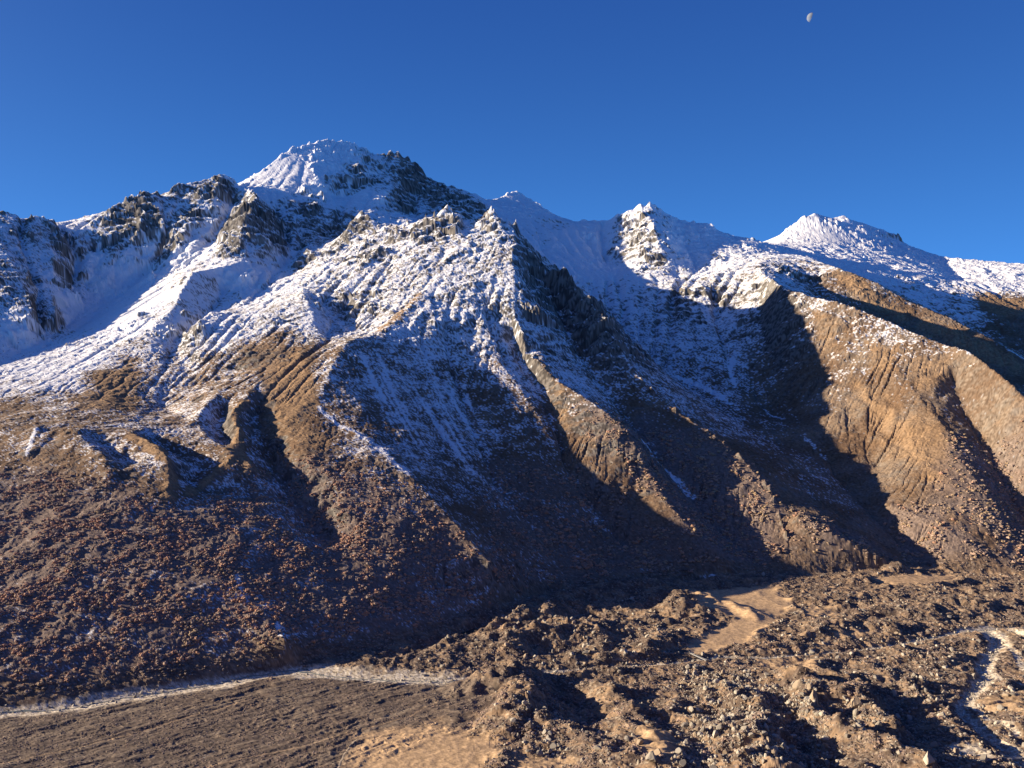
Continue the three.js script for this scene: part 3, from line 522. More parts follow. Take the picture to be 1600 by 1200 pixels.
{ // what each spot is made of
  const fine = slopes(FULL), { h } = FULL, { bx, bd } = coarse;
  const mix = (a, b, t) => { a[0] = lerp(a[0], b[0], t); a[1] = lerp(a[1], b[1], t); a[2] = lerp(a[2], b[2], t); };
  const snowC = [0.80, 0.81, 0.83], dark = [0.065, 0.061, 0.058], grey = [0.165, 0.152, 0.136], tan = [0.27, 0.225, 0.17], brown = [0.150, 0.095, 0.058], gold = [0.285, 0.185, 0.105], wood = [0.19, 0.145, 0.122], heath = [0.130, 0.096, 0.075], meadow = [0.46, 0.315, 0.185], gravel = [0.50, 0.43, 0.33], soil = [0.24, 0.165, 0.108];
  const c3 = [0, 0, 0];
  for (let r = 0; r < NW; r++) { const d = Math.exp(W0 + r * S); for (let c = 0; c < NU; c++) {
    const i = r * NU + c, u = U0 + c * S, x = u * d, Y = h[i], sl = Math.hypot(bx[i], bd[i]), px = u * FOCAL + 800, up = UPHILL[i], crag = CRAG[i];
    const e = d + 0.85 * Y, n1 = fbm(x / 34, e / 34, 4), n2 = fbm(x / 9 + 40, e / 9, 3), n3 = noise(x / 3.1, e / 3.1), big = fbm(x / 170 + 11, e / 170, 4);
    const n4 = noise(x / 1.7 + 9, e / 2.3), n5 = noise(x / 5.2 + 70, e / 5.2 + 3), n6 = fbm(x / 85 + 33, e / 85, 3), east = sstep(1180, 1330, px), f = fine.o[i];
    // snow: how much of the spot it covers, then where. It lies longer where the low sun never comes, and not on cliffs
    const nl = 1 / Math.sqrt(1 + sl * sl), lit = (-bx[i] * sunN.x + sunN.y + bd[i] * sunN.z) * nl;
    const white = HASH[(PERM[(PERM[c & 4095] + (r & 4095))] * 5 + c) % 20480] - 0.5;
    let cov = coverMap(x, d) + FIELD.snow[i] * 0.8 - 0.25 * FIELD.gold[i];
    cov += 0.1 * sstep(0.25, -0.15, lit) * sstep(0.0, 0.1, cov) - 0.03;
    cov *= 0.15 + 0.85 * up;
    cov += 0.34 * sstep(0.68, 0.93, cov);
    const keep = 1 - sstep(0.85, 1.0, cov);
    cov += lerp(0.14, 0.3, crag) * (1 - 2 * sstep(0.55, 1.45, f + 0.2 * n2)) * (0.35 + 0.65 * keep) * sstep(0.04, 0.2, cov) - 0.06 * crag;
    const hi = sstep(3000, 4300, d), g = 0.30 * n6 + lerp(0.36, 0.46, hi) * n1 + lerp(0.32, 0.26, hi) * n2 + lerp(0.28, 0.14, hi) * n5 + lerp(0.24, 0.08, hi) * n3 + lerp(0.4, 0.16, hi) * white;
    const nz = 1 / (1 + Math.exp(-g * 4.6)), snow = sstep(-0.10, 0.10, cov - nz);
    // bare ground
    c3[0] = brown[0]; c3[1] = brown[1]; c3[2] = brown[2];
    mix(c3, soil, 0.6 * sstep(-0.2, 0.5, big + 0.4 * n2));
    mix(c3, [0.195, 0.15, 0.112], 0.8 * east * sstep(-0.35, 0.4, big + 0.5 * n2 + 0.3 * n1));
    mix(c3, grey, 0.8 * (1 - 0.45 * east) * sstep(0.0, 0.45, n1 + 0.3 * big + 0.5 * n2 - 0.12 + 0.6 * sstep(480, 760, Y) * (1 - 0.9 * east)));
    mix(c3, gold, clamp(FIELD.gold[i] * (0.8 + 0.5 * n2) + 0.3 * sstep(0.1, 0.6, big - 0.4 * n1) * up * sstep(150, 300, Y), 0, 1));
    const wd = clamp(FIELD.wood[i], 0, 1) * up;
    if (wd > 0) mix(c3, wood, clamp(wd * (0.85 + 0.3 * n2), 0, 1));
    const stone = (1 - 0.6 * east) * clamp(crag * 1.2 + 0.8 * sstep(lerp(0.85, 1.15, east), lerp(1.3, 1.6, east), f) * up, 0, 1);
    mix(c3, n1 + 0.6 * n2 + 0.4 * n3 > 0.0 ? grey : dark, stone * 0.94);
    if (up < 1) {
      const v = 1 - up, k = 1 + 0.35 * n2;
      mix(c3, [soil[0] * k, soil[1] * k, soil[2] * k], v);
      mix(c3, [0.095, 0.07, 0.058], v * 0.88 * sstep(-0.05, 0.2, n1 + 0.6 * n2 + 0.3 * big + 0.12));
      mix(c3, tan, v * 0.8 * sstep(0.25, 0.6, n2 + 0.7 * n3 + 0.2 * big));
      const hz = clamp(FIELD.heath[i], 0, 1) * v;
      if (hz > 0) { const a = x * 0.8 + d * 0.6, b = d * 0.8 - x * 0.6, st = fbm(a / 90 + 0.6 * n1, b / 10 + 0.5 * n1, 4) + 0.22 * n2; mix(c3, heath, hz * 0.95); mix(c3, st > 0.06 ? tan : dark, hz * (0.15 + 0.7 * Math.abs(st)) * (0.6 + 0.9 * Math.abs(n3))); }
      mix(c3, meadow, clamp(FIELD.meadow[i] * (0.95 + 0.5 * n2), 0, 1) * v);
      const gr = clamp(FIELD.gravel[i] * (0.9 + 0.7 * n2 + 0.3 * n3), 0, 1) * sstep(0.9, 1.0, v);
      mix(c3, n3 + n4 > 0.45 ? [0.60, 0.54, 0.45] : n3 + 0.6 * n2 < -0.4 ? [0.24, 0.2, 0.155] : gravel, gr);
    }
    const speck = 1 + 0.26 * n3 + 0.30 * n2 + 0.12 * n4 + 0.25 * n5 * (1 - clamp(FIELD.meadow[i], 0, 1)) + 0.4 * white;
    c3[0] *= speck; c3[1] *= speck; c3[2] *= speck;
    mix(c3, snowC, snow * (0.88 + 0.1 * n3));
    COL[i * 3] = c3[0]; COL[i * 3 + 1] = c3[1]; COL[i * 3 + 2] = c3[2];
  } }
}
relief = sampler(FULL);
console.log('ground done');

// ------------------------------------------------------------------ the land as meshes, one for each landform
const OWNER = new Uint8Array(HALF.nu * HALF.nw), KINDS = ['peak', 'slope', 'buttress', 'bowl', 'right', 'far', 'valley'];
{
  const { nu, nw, s } = HALF, q = [];
  for (const l of lines) if (l.own) for (let k = 0; k + 1 < l.pts.length; k++) { const a = l.pts[k], b = l.pts[k + 1]; for (let i = 0; i <= 60; i++) { const t = i / 60, d = lerp(a[2], b[2], t), x = lerp(a[0], b[0], t), c = Math.round((x / d - U0) / s), r = Math.round((Math.log(d) - W0) / s); if (c < 0 || r < 0 || c >= nu || r >= nw || OWNER[r * nu + c]) continue; OWNER[r * nu + c] = KINDS.indexOf(l.own) + 1; q.push(r * nu + c); } }
  for (let k = 0; k < q.length; k++) { const i = q[k], c = i % nu, r = (i - c) / nu; for (const [a, b] of [[1, 0], [-1, 0], [0, 1], [0, -1]]) { const cc = c + a, rr = r + b; if (cc < 0 || rr < 0 || cc >= nu || rr >= nw || OWNER[rr * nu + cc]) continue; OWNER[rr * nu + cc] = OWNER[i]; q.push(rr * nu + cc); } }
  for (let r = 0; r < nw; r++) for (let c = 0; c < nu; c++) if (Math.exp(W0 + r * s) < footAt(U0 + c * s) + 6) OWNER[r * nu + c] = 7;
}
const landMaterial = new THREE.MeshPhysicalMaterial({ name: 'land', vertexColors: true, roughness: 0.96, metalness: 0, specularIntensity: 0.25, flatShading: true });
const LAND = {
  peak: ['snow_mountain', 'highest snow-capped mountain with its rocky left wall and shaded snow bowl', 'mountain'],
  slope: ['moraine_slope', 'brown lower slope with curving moraine ridges below the snow on the left', 'slope'],
  buttress: ['rocky_mountain_spur', 'jagged rocky buttress dusted with snow in the middle, descending in wooded spurs', 'mountain spur'],
  bowl: ['glacier_bowl', 'shaded snowy bowl and trough beneath the pale rock peak right of centre', 'mountain bowl'],
  right: ['brown_mountain', 'sunlit brown grassy mountainside rising at the right edge', 'mountain'],
  far: ['distant_mountain', 'distant white peak with long snowy shoulder at the right of the skyline', 'mountain'],
  valley: ['valley_floor', 'hummocky brown valley floor of heath and moraine along the bottom', 'valley floor'],
};
{
  const cols = [], rows = [];
  for (let c = 0; c < NU; c += Math.abs(U0 + c * S) < 0.70 ? 1 : 6) cols.push(c);
  for (let r = 0; r < NW; r += (Math.exp(W0 + r * S) > 5350 || Math.exp(W0 + r * S) < 775) ? 4 : 1) rows.push(r);
  const nc = cols.length, nr = rows.length, P = new Float32Array(nc * nr * 3), N = new Float32Array(nc * nr * 3), C = new Float32Array(nc * nr * 3);
  for (let b = 0; b < nr; b++) { const d = Math.exp(W0 + rows[b] * S); for (let a = 0; a < nc; a++) { const i = rows[b] * NU + cols[a], k = (b * nc + a) * 3; P[k] = (U0 + cols[a] * S) * d; P[k + 1] = FULL.h[i]; P[k + 2] = -d; C[k] = COL[i * 3]; C[k + 1] = COL[i * 3 + 1]; C[k + 2] = COL[i * 3 + 2]; } }
  const put = (i, j, k) => { const ax = P[i * 3], ay = P[i * 3 + 1], az = P[i * 3 + 2], bx = P[j * 3] - ax, by = P[j * 3 + 1] - ay, bz = P[j * 3 + 2] - az, cx = P[k * 3] - ax, cy = P[k * 3 + 1] - ay, cz = P[k * 3 + 2] - az; const nx = by * cz - bz * cy, ny = bz * cx - bx * cz, nz = bx * cy - by * cx; for (const q of [i, j, k]) { N[q * 3] += nx; N[q * 3 + 1] += ny; N[q * 3 + 2] += nz; } };
  const quads = KINDS.map(() => []);
  for (let b = 1; b < nr; b++) for (let a = 1; a < nc; a++) {
    const i = b * nc + a; put(i - 1, i - nc, i); put(i - nc - 1, i - nc, i - 1);
    quads[(OWNER[(rows[b] >> 1) * HALF.nu + (cols[a] >> 1)] || 1) - 1].push(i);
  }
  for (let k = 0; k < N.length; k += 3) { const l = Math.hypot(N[k], N[k + 1], N[k + 2]) || 1; N[k] /= l; N[k + 1] /= l; N[k + 2] /= l; }
  const map = new Int32Array(nc * nr);
  KINDS.forEach((kind, n) => {
    map.fill(-1); let m = 0; const list = [], index = new Uint32Array(quads[n].length * 6);
    const v = (i) => { if (map[i] < 0) { map[i] = m++; list.push(i); } return map[i]; };
    quads[n].forEach((i, q) => { index.set([v(i - 1), v(i - nc), v(i), v(i - nc - 1), v(i - nc), v(i - 1)], q * 6); });
    const p = new Float32Array(m * 3), nn = new Float32Array(m * 3), cc = new Float32Array(m * 3);
    list.forEach((i, k) => { for (let e = 0; e < 3; e++) { p[k * 3 + e] = P[i * 3 + e]; nn[k * 3 + e] = N[i * 3 + e]; cc[k * 3 + e] = C[i * 3 + e]; } });
    const g = new THREE.BufferGeometry();
    g.setAttribute('position', new THREE.BufferAttribute(p, 3)); g.setAttribute('normal', new THREE.BufferAttribute(nn, 3)); g.setAttribute('color', new THREE.BufferAttribute(cc, 3)); g.setIndex(new THREE.BufferAttribute(index, 1));
    const [name, label, category] = LAND[kind], o = new THREE.Mesh(g, landMaterial);
    o.name = name; o.userData = { kind: 'structure', label, category }; o.castShadow = o.receiveShadow = true; scene.add(o);
  });
}
console.log('land done', NU, NW);

// ------------------------------------------------------------------ the hillside the view is taken from
{
  const g = new THREE.PlaneGeometry(2600, 1500, 60, 40); g.rotateX(-Math.PI / 2);
  const p = g.attributes.position, c = [];
  for (let i = 0; i < p.count; i++) { const x = p.getX(i) * 1.0, d = 60 - (p.getZ(i)) ; const n = fbm(x / 120, d / 120, 4); p.setXYZ(i, x, d > 690 ? -60 : Math.max(-60, 436 - Math.max(d, -40) * 0.62 + 10 * n - (d > 600 ? (d - 600) * 0.6 : 0)) + (d < -40 ? (-40 - d) * 0.5 : 0), -d); c.push(0.2 * (1 + 0.4 * n), 0.14 * (1 + 0.4 * n), 0.09 * (1 + 0.4 * n)); }
  g.setAttribute('color', new THREE.Float32BufferAttribute(c, 3)); g.computeVertexNormals();
  const o = new THREE.Mesh(g, landMaterial); o.name = 'hillside'; o.userData = { kind: 'structure', label: 'brown near hillside below the viewpoint, under the frame', category: 'hillside' }; o.castShadow = o.receiveShadow = true; scene.add(o);
}

// ------------------------------------------------------------------ water
const waterMaterial = new THREE.MeshPhysicalMaterial({ name: 'water', color: new THREE.Color().setRGB(0.16, 0.18, 0.16), roughness: 0.35, specularIntensity: 0.8 });
function ribbon(pts, name, label, category, width, shift = 0, lift = 0.35) {
  const curve = new THREE.CatmullRomCurve3(pts.map(([x, d]) => new THREE.Vector3(x, 0, -d))), n = 260, pos = [], idx = [];
  for (let i = 0; i <= n; i++) {
    const t = i / n, p = curve.getPointAt(t), q = curve.getTangentAt(t), s = 4 * noise(p.x / 23, p.z / 23 + shift) + shift, w = width * (0.55 + 0.7 * Math.abs(noise(p.x / 31 + 5, p.z / 31)));
    for (const e of [-1, -0.4, 0.4, 1]) { const x = p.x - q.z * (s + e * w), z = p.z + q.x * (s + e * w); pos.push(x, relief(x, -z) + (Math.abs(e) < 1 ? lift : -0.25), z); }
    if (i) for (let k = 0; k < 3; k++) { const a = i * 4 + k, b = a - 4; idx.push(b, a, b + 1, b + 1, a, a + 1); }
  }
  const g = new THREE.BufferGeometry(); g.setAttribute('position', new THREE.Float32BufferAttribute(pos, 3)); g.setIndex(idx); g.computeVertexNormals();
  const o = new THREE.Mesh(g, waterMaterial); o.name = name; o.userData = { kind: 'structure', label, category }; o.castShadow = o.receiveShadow = true; scene.add(o);
  return o;
}
ribbon(RIVER, 'river', 'grey-green river in a pale gravel bed at lower left', 'river', 2.4);
ribbon(STREAM, 'stream', 'rocky stream crossing the moraine below the golden meadow', 'stream', 1.8);
ribbon(BROOK, 'brook', 'winding brook in pale gravel at lower right', 'brook', 1.1);
{
  const [cx, cd] = ground(737, 988), pos = [], idx = [], n = 40; let low = 1e9;
  for (let i = 0; i < n; i++) { const a = i / n * Math.PI * 2, rr = 1 + 0.3 * noise(Math.cos(a) * 2 + 4, Math.sin(a) * 2); const x = cx + 24 * rr * Math.cos(a) + 6 * Math.sin(a), d = cd + 17 * rr * Math.sin(a); low = Math.min(low, relief(x, d)); pos.push(x, 0, -d); }
  const Y = relief(cx, cd) + 1.6;
  for (let i = 0; i < n; i++) { pos[i * 3 + 1] = Y; idx.push(n, i, (i + 1) % n); }
  pos.push(cx, Y, -cd);
  const g = new THREE.BufferGeometry(); g.setAttribute('position', new THREE.Float32BufferAttribute(pos, 3)); g.setIndex(idx); g.computeVertexNormals();
  const o = new THREE.Mesh(g, new THREE.MeshPhysicalMaterial({ name: 'pond_water', color: new THREE.Color().setRGB(0.02, 0.03, 0.028), roughness: 0.06 })); o.name = 'pond'; o.userData = { kind: 'structure', label: 'small dark pond at the foot of the shaded slope', category: 'pond' }; scene.add(o);
}

{ // a trodden path winding up the heath
  const curve = new THREE.CatmullRomCurve3([[526, 1205], [537, 1180], [548, 1164], [561, 1155], [580, 1150]].map(([a, b]) => { const [x, d] = ground(a, b); return new THREE.Vector3(x, 0, -d); })), pos = [], idx = [];
  for (let i = 0; i <= 60; i++) { const p = curve.getPointAt(i / 60), q = curve.getTangentAt(i / 60); for (const e of [-1.1, 0, 1.1]) { const x = p.x - q.z * e, z = p.z + q.x * e; pos.push(x, relief(x, -z) + (e ? 0.1 : 0.35), z); } if (i) for (let k = 0; k < 2; k++) { const a = i * 3 + k, b = a - 3; idx.push(b, a, b + 1, b + 1, a, a + 1); } }
  const g = new THREE.BufferGeometry(); g.setAttribute('position', new THREE.Float32BufferAttribute(pos, 3)); g.setIndex(idx); g.computeVertexNormals();
  const o = new THREE.Mesh(g, new THREE.MeshStandardMaterial({ name: 'trodden_earth', color: new THREE.Color().setRGB(0.36, 0.29, 0.21), roughness: 1 })); o.name = 'path'; o.userData = { kind: 'structure', label: 'narrow pale footpath winding up the heath at the bottom edge', category: 'path' }; o.receiveShadow = true; scene.add(o);
}

// ------------------------------------------------------------------ helpers for things
const used = new Map();
const numbered = (n) => { const k = used.get(n) ?? 0; used.set(n, k + 1); return k ? n + '_' + String(k).padStart(3, '0') : n; };
function tag(o, name, label, category, group, kind) { o.name = numbered(name); o.userData = { label, category }; if (group) o.userData.group = group; if (kind) o.userData.kind = kind; o.castShadow = o.receiveShadow = true; scene.add(o); return o; }
const pixelOf = (x, y, d) => [800 + x / d * FOCAL, 600 - (y - EYE) / d * FOCAL];
function seen(x, y, d) { const [px, py] = pixelOf(x, y, d); if (px < 4 || px > 1596 || py > 1196) return false; for (let k = 1; k < 90; k++) { const t = 0.45 + 0.55 * k / 90; if (d * t < 720) continue; if (relief(x * t, d * t) > EYE + (y - EYE) * t + 0.3) return false; } return true; }
const field = (F, x, d) => { const c = Math.round((x / d - U0) / S), r = Math.round((Math.log(d) - W0) / S); return c < 0 || r < 0 || c >= NU || r >= NW ? 0 : F[r * NU + c]; };

// ------------------------------------------------------------------ shrubs
const shrubShapes = [1, 2, 3, 4, 5].map((seed) => { // leafless crowns: several rounded clumps of twigs, with loose twig ends standing out
  const R = rng(seed * 31), pos = [], v = new THREE.Vector3(), lobes = [...Array(6)].map((_, i) => [(R() - 0.5) * 1.25, 0.3 + R() * 0.5 + (i === 0 ? 0.25 : 0), (R() - 0.5) * 1.25, 0.38 + R() * 0.3]);
  for (const [lx, ly, lz, lr] of lobes) {
    const g = new THREE.IcosahedronGeometry(1, 1), p = g.attributes.position;
    for (let i = 0; i < p.count; i++) { v.fromBufferAttribute(p, i); const k = lr * (1 + 0.55 * noise(v.x * 2.6 + lx * 9 + seed * 3, v.y * 2.6 + v.z * 2.1 + lz * 7)); pos.push(lx + v.x * k, Math.max(-0.15, ly + v.y * k * 0.95), lz + v.z * k); }
    for (let k = 0; k < 8; k++) { const t = R() * 6.283, b = Math.acos(1 - 1.5 * R()), nx = Math.sin(b) * Math.cos(t), ny = Math.cos(b), nz = Math.sin(b) * Math.sin(t), q = lr * 1.1; for (let e = 0; e < 3; e++) pos.push(lx + nx * q + (R() - 0.5) * 0.34, Math.max(0, ly + ny * q + (R() - 0.5) * 0.34), lz + nz * q + (R() - 0.5) * 0.34); }
  }
  const g = new THREE.BufferGeometry(); g.setAttribute('position', new THREE.Float32BufferAttribute(pos, 3)); g.computeVertexNormals();
  return g;
});
const shrubTints = [[0.40, 0.235, 0.155], [0.34, 0.24, 0.18], [0.23, 0.175, 0.145], [0.33, 0.24, 0.15], [0.115, 0.088, 0.074]];
const shrubMaterials = shrubTints.map(([r, g, b], k) => new THREE.MeshStandardMaterial({ name: ['rust_twigs', 'brown_twigs', 'dark_twigs', 'ochre_twigs', 'grey_twigs'][k], color: new THREE.Color().setRGB(r, g, b), roughness: 1 }));
const tintWord = ['rust-brown', 'grey-brown', 'dark brown', 'ochre', 'grey'];
const shrubs = [];
{
  const R = rng(404);
  const grow = (tries, u0, u1, d0, d1, test) => { for (let k = 0; k < tries; k++) { const d = d0 * Math.pow(d1 / d0, R()), x = lerp(u0, u1, R()) * d, s = test(x, d); if (s) shrubs.push({ x, d, y: relief(x, d) - 0.25 * s, s, turn: R() * 6.283, flat: 0.6 + 0.45 * R(), shape: Math.floor(R() * 5), tint: 0, r: R() }); } };
  // woods of the slopes
  grow(170000, -0.78, 0.74, 1040, 2350, (x, d) => {
    const w = field(FIELD.wood, x, d) * field(UPHILL, x, d), n = 0.6 * fbm(x / 70 + 3, d / 70, 2) + 0.6 * fbm(x / 22 + 31, d / 22, 2);
    if (w < 0.1 || R() > clamp(w * (0.42 + 2.4 * n), 0, 1)) return 0;
    return (1.2 + 3.0 * R() * R()) * (x < 0 ? 1.05 : 1.4) * (1 + 0.45 * n);
  });
  // bushes and heath of the valley floor
  grow(90000, -0.74, 0.74, 1200, 3100, (x, d) => {   // sparse dwarf bushes on the open slopes
    const up = field(UPHILL, x, d), y = relief(x, d); if (up < 0.9 || y > 620 || field(FIELD.wood, x, d) > 0.6 || field(FIELD.gold, x, d) > 0.5) return 0;
    return R() < 0.16 + 0.5 * fbm(x / 50 + 7, d / 50, 3) ? 0.9 + 1.5 * R() * R() : 0;
  });
  grow(170000, -0.74, 0.74, 800, 1850, (x, d) => {
    const up = field(UPHILL, x, d); if (up > 0.6) return 0;
    const m = field(FIELD.meadow, x, d), g = field(FIELD.gravel, x, d), h = field(FIELD.heath, x, d), n = fbm(x / 34 + 9, d / 34, 3);
    if (m > 0.35 || g > 0.3) return 0;
    if (R() > (h > 0.4 ? 0.3 + 0.9 * n : 0.36 + 1.5 * n)) return 0;
    return h > 0.4 ? 0.5 + 0.8 * R() : 0.8 + 2.2 * R() * R();
  });
  for (const b of shrubs) {
    const n = fbm(b.x / 80 + 1, b.d / 80, 3), low = field(UPHILL, b.x, b.d) < 0.6, q = b.r + 0.6 * n;
    b.low = low; b.open = !low && field(FIELD.wood, b.x, b.d) < 0.1;
    b.tint = b.open ? (q > 0.6 ? 2 : 4) : low ? (q > 0.85 ? 1 : q > 0.45 ? 2 : 4) : b.x > 200 ? (q > 0.9 ? 0 : q > 0.62 ? 3 : q > 0.25 ? 1 : 2) : (q > 0.55 ? 0 : q > 0.2 ? 1 : q > 0.02 ? 2 : 3);
    if (low) b.flat *= 0.7;
    b.far = Math.hypot(b.x, EYE - b.y, b.d);
  }
}
{
  const order = shrubs.filter((b) => !b.low && !b.open).map((b) => ({ b, a: b.s / b.far })).sort((p, q) => q.a - p.a), chosen = [];
  for (const { b } of order) { if (chosen.length >= 300) break; if (seen(b.x, b.y + b.s, b.d)) { b.single = true; chosen.push(b); } }
  const where = (b) => {
    const [px, py] = pixelOf(b.x, b.y, b.d);
    if (px > 1350) return ['at the foot of the brown mountainside on the right', 'shrubs at the foot of the brown mountainside'];
    if (px > 880) return ['on the sunlit wooded spur above the golden meadow', 'shrubs on the sunlit wooded spurs'];
    if (px > 560) return ['at the shaded slope foot near the small pond', 'shrubs near the pond'];
    if (px > 300) return py > 960 ? ['just above where the river bends', 'shrubs above the river bend'] : ['on the dim wooded slope right of the moraine ridges', 'shrubs on the dim part of the left slope'];
    return py > 960 ? ['on the lower left slope above the pale riverbed', 'shrubs above the riverbed'] : ['on the sunlit left slope under the moraine shelf', 'shrubs under the moraine shelf'];
  };
  for (const b of chosen) {
    const o = new THREE.Mesh(shrubShapes[b.shape], shrubMaterials[b.tint]), [place, group] = where(b);
    o.position.set(b.x, b.y, -b.d); o.rotation.y = b.turn; o.scale.set(b.s, b.s * b.flat, b.s);
    tag(o, 'shrub', tintWord[b.tint] + ' leafless shrub ' + place, 'shrub', tintWord[b.tint] + ' ' + group);
  }
  const m4 = new THREE.Matrix4(), q4 = new THREE.Quaternion(), up = new THREE.Vector3(0, 1, 0), cc = new THREE.Color(), R = rng(8);
  const mass = new THREE.MeshStandardMaterial({ name: 'twigs', color: 0xffffff, roughness: 1 });
  for (const low of [false, true]) for (let shape = 0; shape < 5; shape++) {
    const list = shrubs.filter((b) => !b.single && b.low === low && b.shape === shape), im = new THREE.InstancedMesh(shrubShapes[shape], mass, list.length);
    list.forEach((b, i) => { m4.compose(new THREE.Vector3(b.x, b.y, -b.d), q4.setFromAxisAngle(up, b.turn), new THREE.Vector3(b.s, b.s * b.flat, b.s)); im.setMatrixAt(i, m4); const k = 0.8 + 0.4 * R(); im.setColorAt(i, cc.setRGB(shrubTints[b.tint][0] * k, shrubTints[b.tint][1] * k, shrubTints[b.tint][2] * k)); });
    tag(im, low ? 'heath_scrub' : 'shrubbery', low ? 'low dark scrub covering the valley floor' : 'dense leafless scrub covering the lower slopes', low ? 'scrub' : 'shrubbery', low ? 'scrub of the valley floor' : 'scrub of the slopes', 'stuff');
  }
}
console.log('shrubs', shrubs.length);

// ------------------------------------------------------------------ boulders
const stoneShapes = [1, 2, 3, 4, 5, 6].map((seed) => {
  const g = new THREE.IcosahedronGeometry(1, 1), p = g.attributes.position, R = rng(seed * 97), cuts = [...Array(13)].map(() => { const v = new THREE.Vector3(R() - 0.5, R() - 0.4, R() - 0.5).normalize(); return [v, 0.42 + 0.34 * R()]; }), v = new THREE.Vector3(), sx = 0.8 + 0.5 * R(), sy = 0.7 + 0.5 * R();
  for (let i = 0; i < p.count; i++) { v.fromBufferAttribute(p, i); for (const [n, q] of cuts) { const t = v.dot(n); if (t > q) v.addScaledVector(n, q - t); } p.setXYZ(i, v.x * sx, v.y * sy, v.z); }
  g.deleteAttribute('uv'); g.computeVertexNormals();
  return g;
});
const stoneTints = [[0.35, 0.315, 0.26], [0.25, 0.22, 0.18], [0.17, 0.15, 0.13], [0.29, 0.225, 0.16]], stoneWord = ['pale grey', 'grey', 'dark grey', 'tan'];
const stoneMaterials = stoneTints.map(([r, g, b], k) => new THREE.MeshStandardMaterial({ name: stoneWord[k].replace(' ', '_') + '_stone', color: new THREE.Color().setRGB(r, g, b), roughness: 0.95, flatShading: true }));
{
  const R = rng(909), list = [];
  for (let k = 0; k < 260000; k++) {
    const d = 780 * Math.pow(1850 / 780, R()), x = lerp(-0.72, 0.74, R()) * d, open = field(UPHILL, x, d) < 0.5 && field(FIELD.heath, x, d) < 0.3 && x > -0.12 * d, f = Math.max(field(FIELD.boulder, x, d), open ? 0.10 + 0.25 * fbm(x / 40, d / 40, 3) : 0);
    if (f <= 0.03 || R() > f * 0.42) continue;
    if (field(FIELD.meadow, x, d) > 0.5) continue;
    const gravel = field(FIELD.gravel, x, d), s = Math.min(6, 0.75 * Math.pow(R() + 0.014, -0.5)) * (gravel > 0.3 ? 0.7 : 1);
    list.push({ x, d, s, y: relief(x, d) + s * 0.15, a: [R() * 6.283, R() * 6.283, R() * 6.283], tint: gravel > 0.3 ? (R() > 0.4 ? 0 : 1) : [0, 0, 1, 1, 2, 3][Math.floor(R() * 6)], shape: Math.floor(R() * 6), gravel });
  }
  const order = [...list].sort((p, q) => q.s / q.d - p.s / p.d), chosen = [];
  for (const b of order) { if (chosen.length >= 290) break; if (seen(b.x, b.y + b.s * 0.6, b.d)) { b.single = true; chosen.push(b); } }
  const where = (b) => {
    const [px, py] = pixelOf(b.x, b.y, b.d);
    if (b.gravel > 0.3) return px < 700 ? ['lying in the pale river gravel', 'boulders in the river'] : ['lying beside the stream bed', 'boulders along the streams'];
    if (px < 1010) return py < 1050 ? ['on the moraine mounds near the pond', 'boulders on the mounds near the pond'] : ['by the dark hollow at bottom centre', 'boulders around the shadowed hollow'];
    if (px < 1300) return py < 1060 ? ['on the rough ground near the footbridge', 'boulders near the footbridge'] : ['in the boulder field at bottom right of centre', 'boulders of the boulder field'];
    return py < 1060 ? ['in scrub across the stream at right', 'boulders across the stream'] : ['on the lower right moraine ridges', 'boulders of the moraine ridges'];
  };
  for (const b of chosen) b.px = pixelOf(b.x, b.y, b.d)[0];
  const ORD = ['leftmost', 'second from the left', 'third from the left', 'fourth from the left', 'fifth from the left', 'sixth from the left', 'seventh from the left'];
  const sets = {}; for (const b of chosen) (sets[(b.s > 4.5 ? 'L' : '') + b.tint + where(b)[0]] ??= []).push(b);
  for (const k in sets) if (sets[k].length > 1 && sets[k].length <= 7) sets[k].sort((p, q) => p.px - q.px).forEach((b, i, l) => { b.word = i && i === l.length - 1 ? 'rightmost' : ORD[i]; });
  for (const b of chosen) {
    const o = new THREE.Mesh(stoneShapes[b.shape], stoneMaterials[b.tint]), [place, group] = where(b), size = b.s > 4.5 ? 'large ' : '';
    o.position.set(b.x, b.y, -b.d); o.rotation.set(...b.a); o.scale.setScalar(b.s);
    tag(o, 'boulder', size + stoneWord[b.tint] + (b.word ? ' boulder ' : ' angular boulder ') + place.replace(' at bottom right of centre', b.word ? '' : ' at bottom right of centre') + (b.word ? ', ' + b.word : ''), 'boulder', size + stoneWord[b.tint] + ' ' + group);
  }
  const m4 = new THREE.Matrix4(), q4 = new THREE.Quaternion(), e4 = new THREE.Euler(), cc = new THREE.Color(), mass = new THREE.MeshStandardMaterial({ name: 'rubble', color: 0xffffff, roughness: 0.95, flatShading: true });
  for (let shape = 0; shape < 6; shape++) {
    const part = list.filter((b) => !b.single && b.shape === shape), im = new THREE.InstancedMesh(stoneShapes[shape], mass, part.length);
    part.forEach((b, i) => { m4.compose(new THREE.Vector3(b.x, b.y, -b.d), q4.setFromEuler(e4.set(...b.a)), new THREE.Vector3(b.s, b.s, b.s)); im.setMatrixAt(i, m4); const k = 0.8 + 0.4 * R(); im.setColorAt(i, cc.setRGB(stoneTints[b.tint][0] * k, stoneTints[b.tint][1] * k, stoneTints[b.tint][2] * k)); });
    tag(im, 'rubble', 'loose grey rubble strewn over the moraine and stream beds', 'rubble', 'rubble of the valley', 'stuff');
  }
  console.log('stones', list.length);
}
